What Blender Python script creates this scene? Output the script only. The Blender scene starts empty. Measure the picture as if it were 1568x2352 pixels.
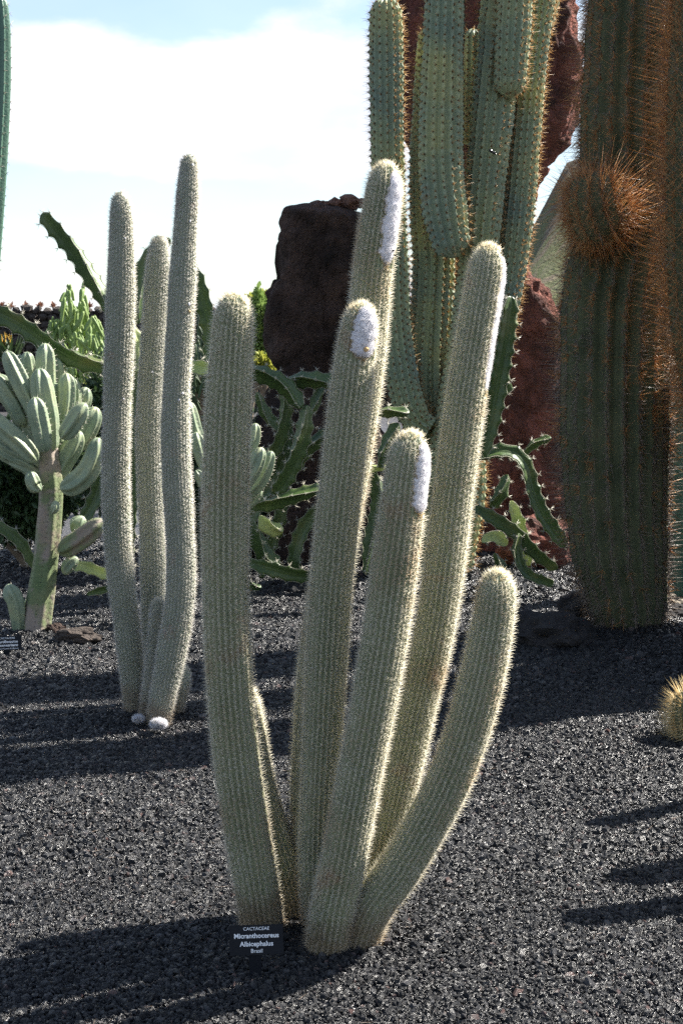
import bpy, math, random
import numpy as np
from mathutils import Vector, noise, Matrix

rng = np.random.default_rng(7)
random.seed(7)
sc = bpy.context.scene
COL = sc.collection

# ------------------------------------------------------------------ camera
EYE, PITCH, F, CX, CY = 1.5, math.radians(5.46), 3757.0, 784.0, 1176.0
cam_d = bpy.data.cameras.new('camera')
cam = bpy.data.objects.new('camera', cam_d)
COL.objects.link(cam)
cam.location = (0, 0, EYE)
cam.rotation_euler = (math.radians(90) - PITCH, 0, 0)
cam_d.sensor_fit = 'VERTICAL'
cam_d.sensor_height = 24.0
cam_d.lens = 24.0 * F / 2352.0
cam_d.clip_start = 0.05
cam_d.clip_end = 3000
cam_d.dof.use_dof = True
cam_d.dof.focus_distance = 4.2
cam_d.dof.aperture_fstop = 14.0
sc.camera = cam

# ------------------------------------------------------------------ light
SUN_EL = math.radians(45)
SUN_AZ = math.radians(27.5)          # measured from +X towards +Y: the sun stands to the right, behind the plants
sdir = Vector((math.cos(SUN_EL) * math.cos(SUN_AZ), math.cos(SUN_EL) * math.sin(SUN_AZ), math.sin(SUN_EL)))
sun_d = bpy.data.lights.new('sun', 'SUN')
sun_d.energy = 5.0
sun_d.angle = math.radians(0.53)
sun_d.color = (1.0, 0.95, 0.87)
sun = bpy.data.objects.new('sun', sun_d)
COL.objects.link(sun)
sun.location = (6, 4, 8)
sun.rotation_euler = sdir.to_track_quat('Z', 'Y').to_euler()

w = bpy.data.worlds.new('World')
sc.world = w
w.use_nodes = True
nt = w.node_tree
nt.nodes.clear()
def N(t, **kw):
    n = nt.nodes.new(t)
    for k, v in kw.items():
        setattr(n, k, v)
    return n
out = N('ShaderNodeOutputWorld')
bg = N('ShaderNodeBackground')
bg.inputs['Strength'].default_value = 0.058
sky = N('ShaderNodeTexSky', sky_type='NISHITA')
sky.sun_disc = False
sky.sun_elevation = SUN_EL
sky.sun_rotation = math.pi / 2 - SUN_AZ
sky.altitude = 100
sky.air_density = 1.0
sky.dust_density = 0.6
tc = N('ShaderNodeTexCoord')
sep = N('ShaderNodeSeparateXYZ')
nt.links.new(tc.outputs['Generated'], sep.inputs[0])
mp = N('ShaderNodeMapping')
mp.inputs['Scale'].default_value = (1.0, 1.0, 2.3)
mp.inputs['Location'].default_value = (0.37, 0.0, 0.11)
nt.links.new(tc.outputs['Generated'], mp.inputs[0])
n1 = N('ShaderNodeTexNoise')
n1.inputs['Scale'].default_value = 5.0
n1.inputs['Detail'].default_value = 9.0
n1.inputs['Roughness'].default_value = 0.54
nt.links.new(mp.outputs[0], n1.inputs['Vector'])
# cloud cover by elevation: a bank near the horizon, clear gap, a broad bank, thinner higher up
cov = N('ShaderNodeValToRGB')
cr = cov.color_ramp
cr.interpolation = 'B_SPLINE'
stops = [(0.0, .75), (0.035, .62), (0.05, .47), (0.075, .37), (0.10, .44), (0.125, .64), (0.165, .66), (0.188, .54), (0.22, .42), (0.32, .34), (0.6, .22)]
cr.elements[0].position, cr.elements[0].color = 0, (stops[0][1],) * 3 + (1,)
cr.elements[1].position, cr.elements[1].color = 1, (.2, .2, .2, 1)
for p, v in stops[1:]:
    e = cr.elements.new(p)
    e.color = (v, v, v, 1)
nt.links.new(sep.outputs['Z'], cov.inputs[0])
ad = N('ShaderNodeMath', operation='ADD')
nt.links.new(n1.outputs['Fac'], ad.inputs[0])
nt.links.new(cov.outputs['Color'], ad.inputs[1])
mr = N('ShaderNodeMapRange', interpolation_type='SMOOTHSTEP')
mr.inputs['From Min'].default_value = 0.95
mr.inputs['From Max'].default_value = 1.09
veil = N('ShaderNodeMapRange', interpolation_type='SMOOTHSTEP')
veil.inputs['From Min'].default_value = 0.18
veil.inputs['From Max'].default_value = 0.6
veil.inputs['To Min'].default_value = 0.16
veil.inputs['To Max'].default_value = 0.10
nt.links.new(sep.outputs['Z'], veil.inputs['Value'])
nt.links.new(veil.outputs[0], mr.inputs['To Min'])
nt.links.new(ad.outputs[0], mr.inputs['Value'])
n2 = N('ShaderNodeTexNoise')
n2.inputs['Scale'].default_value = 7.0
n2.inputs['Detail'].default_value = 5.0
nt.links.new(mp.outputs[0], n2.inputs['Vector'])
shade = N('ShaderNodeValToRGB')
shade.color_ramp.elements[0].position = .38
shade.color_ramp.elements[0].color = (4.7, 5.1, 5.8, 1)
shade.color_ramp.elements[1].position = .62
shade.color_ramp.elements[1].color = (6.5, 6.45, 6.4, 1)
nt.links.new(n2.outputs['Fac'], shade.inputs[0])
mx = N('ShaderNodeMix', data_type='RGBA')
nt.links.new(mr.outputs[0], mx.inputs['Factor'])
nt.links.new(sky.outputs[0], mx.inputs['A'])
nt.links.new(shade.outputs[0], mx.inputs['B'])
nt.links.new(mx.outputs['Result'], bg.inputs['Color'])
nt.links.new(bg.outputs[0], out.inputs[0])

sc.view_settings.view_transform = 'Standard'
sc.view_settings.look = 'None'
sc.view_settings.gamma = 1
sc.view_settings.use_curve_mapping = False
sc.view_settings.exposure = 1.82
sc.cycles.max_bounces = 6
sc.cycles.diffuse_bounces = 3
sc.cycles.glossy_bounces = 2
sc.cycles.transmission_bounces = 4
sc.cycles.use_denoising = False

# ------------------------------------------------------------------ helpers
def P(x, y, Y):
    """point seen at pixel (x, y) of the 1568-wide photograph, Y metres in front of the camera"""
    v, u = (y - CY) / F, (x - CX) / F
    t = Y / (math.cos(PITCH) - v * math.sin(PITCH))
    return np.array([u * t, Y, EYE - (math.sin(PITCH) + v * math.cos(PITCH)) * t])

MOUNDS = [(-.02, 4.15, .30, .012), (-.80, 6.75, .25, .03), (1.55, 8.7, .5, .06), (-1.6, 8.7, .35, .04)]
def gz(x, y):
    return (sum(h * np.exp(-((x - a) ** 2 + (y - b) ** 2) / (q * q)) for a, b, q, h in MOUNDS) + .012 * np.sin(2.3 * x + .6) * np.cos(1.7 * y) + .008 * np.sin(5.1 * x + 1.3 * y) + .006 * np.cos(4.3 * y - 2 * x))

def G(x, y):
    """the ground point seen at a pixel"""
    v, u = (y - CY) / F, (x - CX) / F
    t = EYE / (math.sin(PITCH) + v * math.cos(PITCH))
    return np.array([u * t, (math.cos(PITCH) - v * math.sin(PITCH)) * t, 0.0])

def make_mesh(name, V, quads=None, tris=None, smooth=True):
    V = np.asarray(V, dtype=np.float32)
    me = bpy.data.meshes.new(name)
    me.vertices.add(len(V))
    me.vertices.foreach_set('co', V.ravel())
    idx, starts, off = [], [], 0
    for f, k in ((quads, 4), (tris, 3)):
        if f is None or len(f) == 0:
            continue
        f = np.asarray(f, dtype=np.int32)
        idx.append(f.ravel())
        starts.append(off + np.arange(len(f), dtype=np.int32) * k)
        off += f.size
    idx = np.concatenate(idx)
    starts = np.concatenate(starts)
    me.loops.add(len(idx))
    me.loops.foreach_set('vertex_index', idx)
    me.polygons.add(len(starts))
    me.polygons.foreach_set('loop_start', starts)
    me.update(calc_edges=True)
    me.polygons.foreach_set('use_smooth', np.full(len(starts), smooth))
    return me

def link(name, me, mat, parent=None, kind=None, label=None, category=None, group=None):
    o = bpy.data.objects.new(name, me)
    COL.objects.link(o)
    if mat is not None and hasattr(me, 'materials') and len(me.materials) == 0:
        me.materials.append(mat)
    if parent is not None:
        o.parent = parent
        r = parent
        off = Vector(r.location)
        while r.parent:
            r = r.parent
            off += Vector(r.location)
        o.location = -off
    for k, v in (('kind', kind), ('label', label), ('category', category), ('group', group)):
        if v:
            o[k] = v
    return o

def thing(name, label, category, loc=(0, 0, 0), group=None):
    o = bpy.data.objects.new(name, None)
    o.empty_display_size = .1
    COL.objects.link(o)
    o.location = Vector([float(c) for c in loc])
    o['label'] = label
    o['category'] = category
    if group:
        o['group'] = group
    return o

def unit(a):
    return a / np.maximum(np.linalg.norm(a, axis=-1, keepdims=True), 1e-9)

class Sweep:
    """a tapering stem along a smooth path; th = 0 faces the viewer, th = 90 degrees faces right"""
    def __init__(self, pts, rad, step=.012, cap=1.3, prof=None, seg=64, round_start=False, flat=1.0, wob=0):
        pts = np.array(pts, float)
        rad = np.array(rad, float)
        if len(pts) == 2:
            pts = np.array([pts[0], pts.mean(0), pts[1]])
            rad = np.array([rad[0], rad.mean(), rad[1]])
        ext = np.vstack([2 * pts[0] - pts[1], pts, 2 * pts[-1] - pts[-2]])
        D, Rr = [], []
        for i in range(len(pts) - 1):
            p0, p1, p2, p3 = ext[i:i + 4]
            t = np.linspace(0, 1, 24, endpoint=False)[:, None]
            D.append(.5 * ((2 * p1) + (-p0 + p2) * t + (2 * p0 - 5 * p1 + 4 * p2 - p3) * t ** 2 + (-p0 + 3 * p1 - 3 * p2 + p3) * t ** 3))
            u = t[:, 0]
            u = u * u * (3 - 2 * u) * .5 + u * .5
            Rr.append(rad[i] * (1 - u) + rad[i + 1] * u)
        D = np.vstack(D + [pts[-1:]])
        Rr = np.concatenate(Rr + [rad[-1:]])
        s = np.concatenate([[0], np.cumsum(np.linalg.norm(np.diff(D, axis=0), axis=1))])
        L = s[-1]
        c = min(cap * rad[-1], .8 * L)
        body = np.linspace(0, L - c, max(4, int((L - c) / step)), endpoint=False)
        q = np.sin(np.linspace(0, math.pi / 2, 12))
        S = np.concatenate([body, (L - c) + c * q[:-1], [L - c * .0005]])
        if round_start:
            c0 = rad[0] * 1.2
            S = np.concatenate([c0 * (1 - np.cos(np.linspace(0.02, math.pi / 2, 8))), S[S > c0 * 1.02]])
        self.S, self.L, self.seg, self.cap = S, L, seg, c
        self.C = np.stack([np.interp(S, s, D[:, k]) for k in range(3)], 1)
        R = np.interp(S, s, Rr)
        if wob:
            ph = rng.uniform(0, 6, 3)
            R = R * (1 + wob * (np.sin(S * 9 + ph[0]) + .6 * np.sin(S * 21 + ph[1])))
        qq = np.clip((S - (L - c)) / c, 0, 1)
        R = R * np.sqrt(np.maximum(1 - qq ** 2, 1e-6))
        if round_start:
            q0 = np.clip(1 - S / c0, 0, 1)
            R = R * np.sqrt(np.maximum(1 - q0 ** 2, 1e-4))
        self.R = R
        T = unit(np.gradient(self.C, axis=0))
        self.T = T
        A = np.zeros_like(T)
        a = np.array([0, -1.0, 0.0])
        if abs(T[0] @ a) > .9:
            a = np.array([0, 0, 1.0])
        for i in range(len(T)):
            a = a - T[i] * (a @ T[i])
            a = a / np.linalg.norm(a)
            A[i] = a
        self.A, self.B = A, np.cross(T, A)
        self.flat = flat
        self.prof = prof or (lambda th, s, f: np.ones_like(th * s))

    def surf(self, S, th):
        """points and outward normals at arc length S and angle th"""
        S = np.asarray(S, float)
        th = np.asarray(th, float)
        ip = lambda M: np.stack([np.interp(S, self.S, M[:, k]) for k in range(3)], -1)
        C, A, B, T = ip(self.C), ip(self.A), ip(self.B), ip(self.T)
        R = np.interp(S, self.S, self.R)
        dR = np.interp(S, self.S, np.gradient(self.R, self.S))
        d = A * np.cos(th)[..., None] + B * np.sin(th)[..., None] * self.flat
        rr = (R * self.prof(th, S, S / self.L))[..., None]
        n = unit(d - T * np.clip(dR, -6, 6)[..., None])
        return C + d * rr, n, T, unit(np.cross(T, n))

    def mesh(self, name, smooth=True, twist=None):
        m = self.seg
        th = np.linspace(0, 2 * math.pi, m, endpoint=False)
        SS, TH = np.meshgrid(self.S, th, indexing='ij')
        V = self.surf(SS, TH)[0]
        n = len(self.S)
        V = V.reshape(-1, 3)
        i = np.arange(n - 1)[:, None] * m
        j = np.arange(m)[None, :]
        k = (j + 1) % m
        Q = np.stack([i + j, i + k, i + m + k, i + m + j], -1).reshape(-1, 4)
        V = np.vstack([V, self.C[0] , self.C[-1]])
        j = np.arange(m)
        k = (j + 1) % m
        t1 = np.stack([np.full(m, n * m), k, j], -1)
        t2 = np.stack([np.full(m, n * m + 1), (n - 1) * m + j, (n - 1) * m + k], -1)
        self.V = V
        return make_mesh(name, V, Q, np.vstack([t1, t2]), smooth)

    def areoles(self, n, pitch, s0=0, s1=None, jit=.15, off=0, mask=None):
        s1 = s1 or self.L - .001
        rows = np.arange(s0 + pitch * .5, s1, pitch)
        S, K = np.meshgrid(rows, np.arange(n), indexing='ij')
        S = S + (K % 2) * pitch * .5 + rng.normal(0, pitch * jit, S.shape)
        TH = (K + off) * 2 * math.pi / n + rng.normal(0, .02, S.shape)
        S, TH = S.ravel(), TH.ravel()
        r = np.interp(np.clip(S, 0, self.L), self.S, self.R)
        r0 = self.R.max()
        keep = (S > s0) & (S < s1) & (rng.random(len(S)) < np.clip(r / r0 * 1.5 + .15, 0, 1))
        if mask is not None:
            keep &= mask(S, TH)
        S, TH = S[keep], TH[keep]
        p, nn, T, Bn = self.surf(S, TH)
        return p, nn, T, Bn, S, TH

    def near(self, pt):
        return self.S[np.argmin(np.linalg.norm(self.C - pt, axis=1))]

def needles(name, base, d, ln, r, mat, parent, kind='stuff', bend=None):
    """thin three-sided needles"""
    n = len(base)
    d = unit(d)
    ref = np.where(np.abs(d[:, 2:3]) < .9, np.array([[0, 0, 1.0]]), np.array([[1.0, 0, 0]]))
    a = unit(np.cross(d, ref))
    b = np.cross(d, a)
    ph = rng.uniform(0, 6.28, n)
    ln = np.broadcast_to(ln, (n,))[:, None]
    r = np.broadcast_to(r, (n,))[:, None]
    V = []
    for k in range(3):
        an = (ph + k * 2.0944)[:, None]
        V.append(base - d * r + (a * np.cos(an) + b * np.sin(an)) * r)
    V.append(base + d * ln)
    V = np.stack(V, 1).reshape(-1, 3)
    i = (np.arange(n) * 4)[:, None]
    F_ = np.stack([np.hstack([i, i + 1, i + 3]), np.hstack([i + 1, i + 2, i + 3]), np.hstack([i + 2, i, i + 3])], 1).reshape(-1, 3)
    me = make_mesh(name, V, None, F_, smooth=True)
    return link(name, me, mat, parent, kind=kind)

def starburst(ar, m, out_, up, spread, ln, r, down=0.0):
    """m needles per areole, fanned round the surface normal"""
    p, nn, T, Bn = ar[:4]
    n = len(p)
    p, nn, T, Bn = [np.repeat(x, m, axis=0) for x in (p, nn, T, Bn)]
    an = np.tile(np.arange(m) * 2 * math.pi / m, n) + rng.normal(0, .35, n * m)
    o = out_ + rng.normal(0, .12, n * m)
    d = nn * o[:, None] + (T * np.cos(an)[:, None] + Bn * np.sin(an)[:, None]) * spread + T * up
    d[:, 2] -= down
    L_ = ln * rng.uniform(.65, 1.2, n * m)
    R_ = r * rng.uniform(.8, 1.15, n * m)
    return p, d, L_, R_

def cat(*bs):
    return [np.concatenate([b[i] for b in bs]) for i in range(4)]

# ------------------------------------------------------------------ materials
def mat(name, fn):
    m = bpy.data.materials.new(name)
    m.use_nodes = True
    t = m.node_tree
    t.nodes.clear()
    o = t.nodes.new('ShaderNodeOutputMaterial')
    s = fn(t)
    t.links.new(s, o.inputs['Surface'])
    return m

def nd(t, ty, ins=None, **kw):
    n = t.nodes.new(ty)
    for k, v in kw.items():
        setattr(n, k, v)
    for k, v in (ins or {}).items():
        if hasattr(v, 'is_linked') or isinstance(v, bpy.types.NodeSocket):
            t.links.new(v, n.inputs[k])
        else:
            n.inputs[k].default_value = v
    return n

def ramp(t, fac, stops, interp='LINEAR'):
    r = t.nodes.new('ShaderNodeValToRGB')
    r.color_ramp.interpolation = interp
    es = r.color_ramp.elements
    es[0].position, es[0].color = stops[0][0], tuple(stops[0][1]) + (1,)
    es[1].position, es[1].color = stops[-1][0], tuple(stops[-1][1]) + (1,)
    for p, c in stops[1:-1]:
        e = es.new(p)
        e.color = tuple(c) + (1,)
    t.links.new(fac, r.inputs[0])
    return r.outputs[0]

def obj_noise(t, scale, detail=4, rough=.55, dist=0, scl=(1, 1, 1)):
    c = nd(t, 'ShaderNodeTexCoord')
    m = nd(t, 'ShaderNodeMapping', {'Scale': scl})
    t.links.new(c.outputs['Object'], m.inputs[0])
    n = nd(t, 'ShaderNodeTexNoise', {'Vector': m.outputs[0], 'Scale': scale, 'Detail': detail, 'Roughness': rough, 'Distortion': dist})
    return n.outputs['Fac']

def soiled(t, c, col, hgt=.11):
    # brown corky and dusty foot of a stem, ragged upwards
    g = nd(t, 'ShaderNodeTexCoord')
    z = nd(t, 'ShaderNodeSeparateXYZ', {0: g.outputs['Object']})
    n = obj_noise(t, 14, 5, .65)
    a = nd(t, 'ShaderNodeMath', {0: n, 1: -.30}, operation='MULTIPLY')
    b = nd(t, 'ShaderNodeMath', {0: z.outputs['Z'], 1: a.outputs[0]}, operation='ADD')
    k = nd(t, 'ShaderNodeMapRange', {'Value': b.outputs[0], 'From Min': -.12, 'From Max': hgt - .12, 'To Min': .6, 'To Max': 0})
    m = nd(t, 'ShaderNodeMix', {'Factor': k.outputs[0]}, data_type='RGBA')
    t.links.new(c, m.inputs['A'])
    m.inputs['B'].default_value = tuple(col) + (1,)
    return m.outputs['Result']

def skin(name, stops, scale=6, soil=None, rough=.5, bump=.002, bscale=120, spec=.5, sss=0, stain=None, stain_at=.62, transl=0):
    def f(t):
        c = ramp(t, obj_noise(t, scale, 5), stops)
        if stain:
            k = ramp(t, obj_noise(t, 4.5, 6, .65, .5), [(stain_at, (0, 0, 0)), (stain_at + .09, (1, 1, 1))])
            mxx = nd(t, 'ShaderNodeMix', data_type='RGBA')
            t.links.new(k, mxx.inputs['Factor'])
            t.links.new(c, mxx.inputs['A'])
            mxx.inputs['B'].default_value = tuple(stain) + (1,)
            c = mxx.outputs['Result']
        if soil:
            c = soiled(t, c, soil)
        b = nd(t, 'ShaderNodeBump', {'Height': obj_noise(t, bscale, 3), 'Distance': bump, 'Strength': .8})
        p = nd(t, 'ShaderNodeBsdfPrincipled', {'Base Color': c, 'Roughness': rough, 'Normal': b.outputs[0], 'Specular IOR Level': spec})
        if transl:
            tr = nd(t, 'ShaderNodeBsdfTranslucent', {'Color': c})
            ms = nd(t, 'ShaderNodeMixShader', {0: transl, 1: p.outputs[0], 2: tr.outputs[0]})
            return ms.outputs[0]
        return p.outputs[0]
    return mat(name, f)

def spine(name, c, c2=None, tr=.45, rough=.35, soil=None, c3=None):
    def f(t):
        col = ramp(t, obj_noise(t, 30, 3), [(.35, c), (.65, c2 or c)])
        if c3:
            k = ramp(t, obj_noise(t, 5, 5, .6, .4), [(.54, (0, 0, 0)), (.68, (1, 1, 1))])
            mm = nd(t, 'ShaderNodeMix', {'Factor': k}, data_type='RGBA')
            t.links.new(col, mm.inputs['A'])
            mm.inputs['B'].default_value = tuple(c3) + (1,)
            col = mm.outputs['Result']
        if soil:
            col = soiled(t, col, soil)
        p = nd(t, 'ShaderNodeBsdfPrincipled', {'Base Color': col, 'Roughness': rough, 'Specular IOR Level': .5})
        q = nd(t, 'ShaderNodeBsdfTranslucent', {'Color': col})
        return nd(t, 'ShaderNodeMixShader', {0: tr, 1: p.outputs[0], 2: q.outputs[0]}).outputs[0]
    return mat(name, f)

M_main = skin('green skin of the woolly cactus', [(.3, (.19, .22, .125)), (.7, (.30, .32, .195))], stain=(.33, .22, .14), stain_at=.6, soil=(.22, .14, .09))
M_mainsp = spine('ivory needles', (.95, .91, .79), (.90, .86, .72), tr=.58, soil=(.55, .42, .28), c3=(.84, .74, .58))
M_tip = spine('pale tip needles', (.90, .80, .58), (.92, .88, .72), tr=.5)
M_gold = spine('golden crown needles', (.86, .66, .34), (.86, .76, .5), tr=.5)
M_leftskin = skin('grey green skin', [(.3, (.2, .23, .16)), (.7, (.3, .31, .23))], stain=(.3, .22, .16), stain_at=.6, soil=(.24, .17, .12))
M_leftsp = spine('white needles', (.93, .91, .85), (.84, .81, .73), tr=.58, soil=(.5, .38, .26))
M_wool = skin('white wool', [(.2, (.66, .58, .52)), (.38, (.82, .79, .80)), (.7, (.92, .90, .91))], scale=26, rough=.95, bump=.004, bscale=160, spec=.1)
M_woolh = spine('white wool hairs', (.94, .93, .95), tr=.6, rough=.7)
M_woolb = skin('rusty wool edge', [(.3, (.42, .24, .1)), (.7, (.6, .42, .22))], scale=60, rough=.95, bump=.003, bscale=200, spec=.1)
M_blue = skin('waxy blue green skin', [(.3, (.19, .25, .20)), (.5, (.28, .33, .21)), (.7, (.41, .41, .20))], scale=2.4, rough=.55, spec=.3, stain=(.26, .21, .13), stain_at=.64, bump=.002, bscale=60)
M_areole = skin('brown felt', [(.3, (.02, .018, .014)), (.7, (.05, .035, .02))], rough=.9, spec=.1)
M_orsp = spine('amber spines', (.50, .30, .13), (.78, .60, .34), tr=.6)
M_trunk = skin('dark green trunk skin', [(.3, (.065, .08, .045)), (.55, (.11, .125, .07)), (.75, (.15, .13, .08))], scale=5, rough=.75, bump=.004, bscale=40, spec=.15)
M_rust = spine('rust red spines', (.46, .22, .09), (.82, .54, .27), tr=.6)
M_grey = spine('weathered grey spines', (.20, .15, .11), (.36, .30, .26), tr=.3)
M_glauc = skin('powdery blue green skin', [(.3, (.18, .24, .15)), (.5, (.27, .33, .215)), (.66, (.34, .38, .22)), (.76, (.34, .28, .17))], scale=9, rough=.45, bump=.0015, bscale=80, transl=.12)
M_glaucold = skin('old corky stem', [(.3, (.10, .15, .06)), (.5, (.16, .19, .09)), (.62, (.25, .2, .15))], stain=(.28, .23, .19), stain_at=.52, scale=7, rough=.75, bump=.006, bscale=50)
M_black = spine('dark spines', (.05, .035, .03), tr=.1)
M_whsp = spine('pale short spines', (.75, .72, .62), tr=.4)
M_tri = skin('glossy green three winged skin', [(.3, (.045, .09, .028)), (.55, (.085, .135, .04)), (.75, (.17, .18, .065))], scale=5, rough=.4, bump=.002, bscale=60, transl=.25)
M_tripale_sun = skin('sunlit pale green skin', [(.3, (.36, .43, .14)), (.6, (.52, .58, .24)), (.8, (.5, .45, .28))], scale=7, rough=.5, bump=.003, bscale=60, transl=.25)  # paler, yellower winged arms; the sunlight on them is put into this colour
M_edge = skin('pale corky wing edge', [(.3, (.4, .42, .3)), (.7, (.55, .52, .4))], rough=.7, transl=.2)
M_euph = skin('fresh green fingers', [(.3, (.16, .26, .06)), (.7, (.3, .4, .12))], scale=3, rough=.5, transl=.25)
M_leafdk = skin('dark leaves', [(.3, (.03, .06, .02)), (.7, (.06, .10, .035))], scale=3, rough=.5, transl=.2)
M_leafyl = skin('yellow green leaves', [(.3, (.25, .3, .04)), (.7, (.42, .42, .08))], scale=3, rough=.5, transl=.3)
M_red_ros = skin('reddish rosette leaves', [(.3, (.2, .09, .06)), (.7, (.32, .17, .11))], scale=3, rough=.5, transl=.2)
M_pole = skin('blue green waxy skin', [(.3, (.06, .13, .09)), (.7, (.10, .19, .13))], scale=4, rough=.4)
M_bark = skin('brown woody stem', [(.3, (.12, .09, .06)), (.7, (.2, .15, .1))], scale=8, rough=.9)

def rockmat(name, stops, scale=3, bump=.09, bs=14):
    def f(t):
        c = ramp(t, obj_noise(t, scale, 8, .65, .4), stops)
        vc = nd(t, 'ShaderNodeTexCoord')
        vo = nd(t, 'ShaderNodeTexVoronoi', {'Vector': vc.outputs['Object'], 'Scale': bs * 1.6})
        pits = nd(t, 'ShaderNodeMapRange', {'Value': vo.outputs['Distance'], 'From Min': .05, 'From Max': .35, 'To Max': .6})
        h0 = nd(t, 'ShaderNodeMath', {0: obj_noise(t, bs, 9, .7), 1: obj_noise(t, bs * 5, 4, .6)}, operation='ADD')
        h = nd(t, 'ShaderNodeMath', {0: h0.outputs[0], 1: pits.outputs[0]}, operation='ADD')
        b = nd(t, 'ShaderNodeBump', {'Height': h.outputs[0], 'Distance': bump, 'Strength': 1.0})
        return nd(t, 'ShaderNodeBsdfPrincipled', {'Base Color': c, 'Roughness': .9, 'Normal': b.outputs[0], 'Specular IOR Level': .25}).outputs[0]
    return mat(name, f)
M_rockdark = rockmat('dark brown lava', [(.35, (.028, .021, .018)), (.5, (.085, .055, .044)), (.62, (.16, .10, .078)), (.75, (.26, .17, .13))])
M_rockred = rockmat('red lava', [(.35, (.06, .032, .027)), (.48, (.22, .085, .064)), (.6, (.40, .14, .10)), (.75, (.45, .25, .19))], bump=.16, bs=9)
M_rocktop = rockmat('fresh red brown fragments', [(.3, (.2, .09, .06)), (.7, (.42, .24, .18))])
M_rockpale = rockmat('pale stone', [(.3, (.3, .25, .19)), (.7, (.5, .44, .36))])
M_rockblk = rockmat('black basalt boulder', [(.3, (.02, .02, .021)), (.7, (.055, .05, .05))], bump=.012, bs=30)
M_wallst = rockmat('wall basalt', [(.3, (.03, .026, .024)), (.7, (.09, .075, .065))], scale=9, bump=.02, bs=18)

def f_gravel(t):
    oi = nd(t, 'ShaderNodeObjectInfo')
    c = ramp(t, oi.outputs['Random'], [(0, (.007, .007, .0075)), (.45, (.012, .012, .013)), (.84, (.022, .022, .0235)), (.975, (.06, .059, .061)), (.992, (.09, .05, .042)), (1, (.13, .12, .11))])
    b = nd(t, 'ShaderNodeBump', {'Height': obj_noise(t, 3.0, 4, .7), 'Distance': .2, 'Strength': .5})
    return nd(t, 'ShaderNodeBsdfPrincipled', {'Base Color': c, 'Roughness': .30, 'Normal': b.outputs[0], 'Specular IOR Level': .5}).outputs[0]
M_gravel = mat('black lava grains', f_gravel)

def f_ground(t):
    c0 = nd(t, 'ShaderNodeTexCoord')
    v = nd(t, 'ShaderNodeTexVoronoi', {'Vector': c0.outputs['Object'], 'Scale': 85.0})
    c = ramp(t, v.outputs['Color'], [(0, (.016, .016, .018)), (.6, (.035, .034, .037)), (.9, (.08, .075, .075)), (1, (.13, .08, .065))])
    b = nd(t, 'ShaderNodeBump', {'Height': v.outputs['Distance'], 'Distance': .012, 'Strength': 1.0}, invert=True)
    return nd(t, 'ShaderNodeBsdfPrincipled', {'Base Color': c, 'Roughness': .45, 'Normal': b.outputs[0]}).outputs[0]
M_ground = mat('black lava grit', f_ground)
M_hill = rockmat('dry hillside', [(.3, (.10, .085, .06)), (.45, (.2, .16, .11)), (.55, (.13, .15, .06)), (.7, (.2, .17, .12))], scale=.06, bump=1.5, bs=.3)

# ------------------------------------------------------------------ the setting: ground, gravel, wall, hill
def ground():
    def axis(a, b, n, far):
        core = np.linspace(a, b, n)
        e = np.geomspace(.3, far, 14)
        return np.concatenate([a - e[::-1], core, b + e])
    xs, ys = axis(-5, 5, 170, 1500), axis(1, 14, 200, 1500)
    X, Y = np.meshgrid(xs, ys, indexing='ij')
    Z = gz(X, Y) * ((abs(X) < 6) & (Y < 16) & (Y > 0))
    n, m = X.shape
    V = np.stack([X, Y, Z - .004], -1).reshape(-1, 3)
    i = np.arange(n - 1)[:, None] * m
    j = np.arange(m - 1)[None]
    Q = np.stack([i + j, i + m + j, i + m + j + 1, i + j + 1], -1).reshape(-1, 4)
    link('ground', make_mesh('ground', V, Q), M_ground, kind='structure')
ground()

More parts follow.
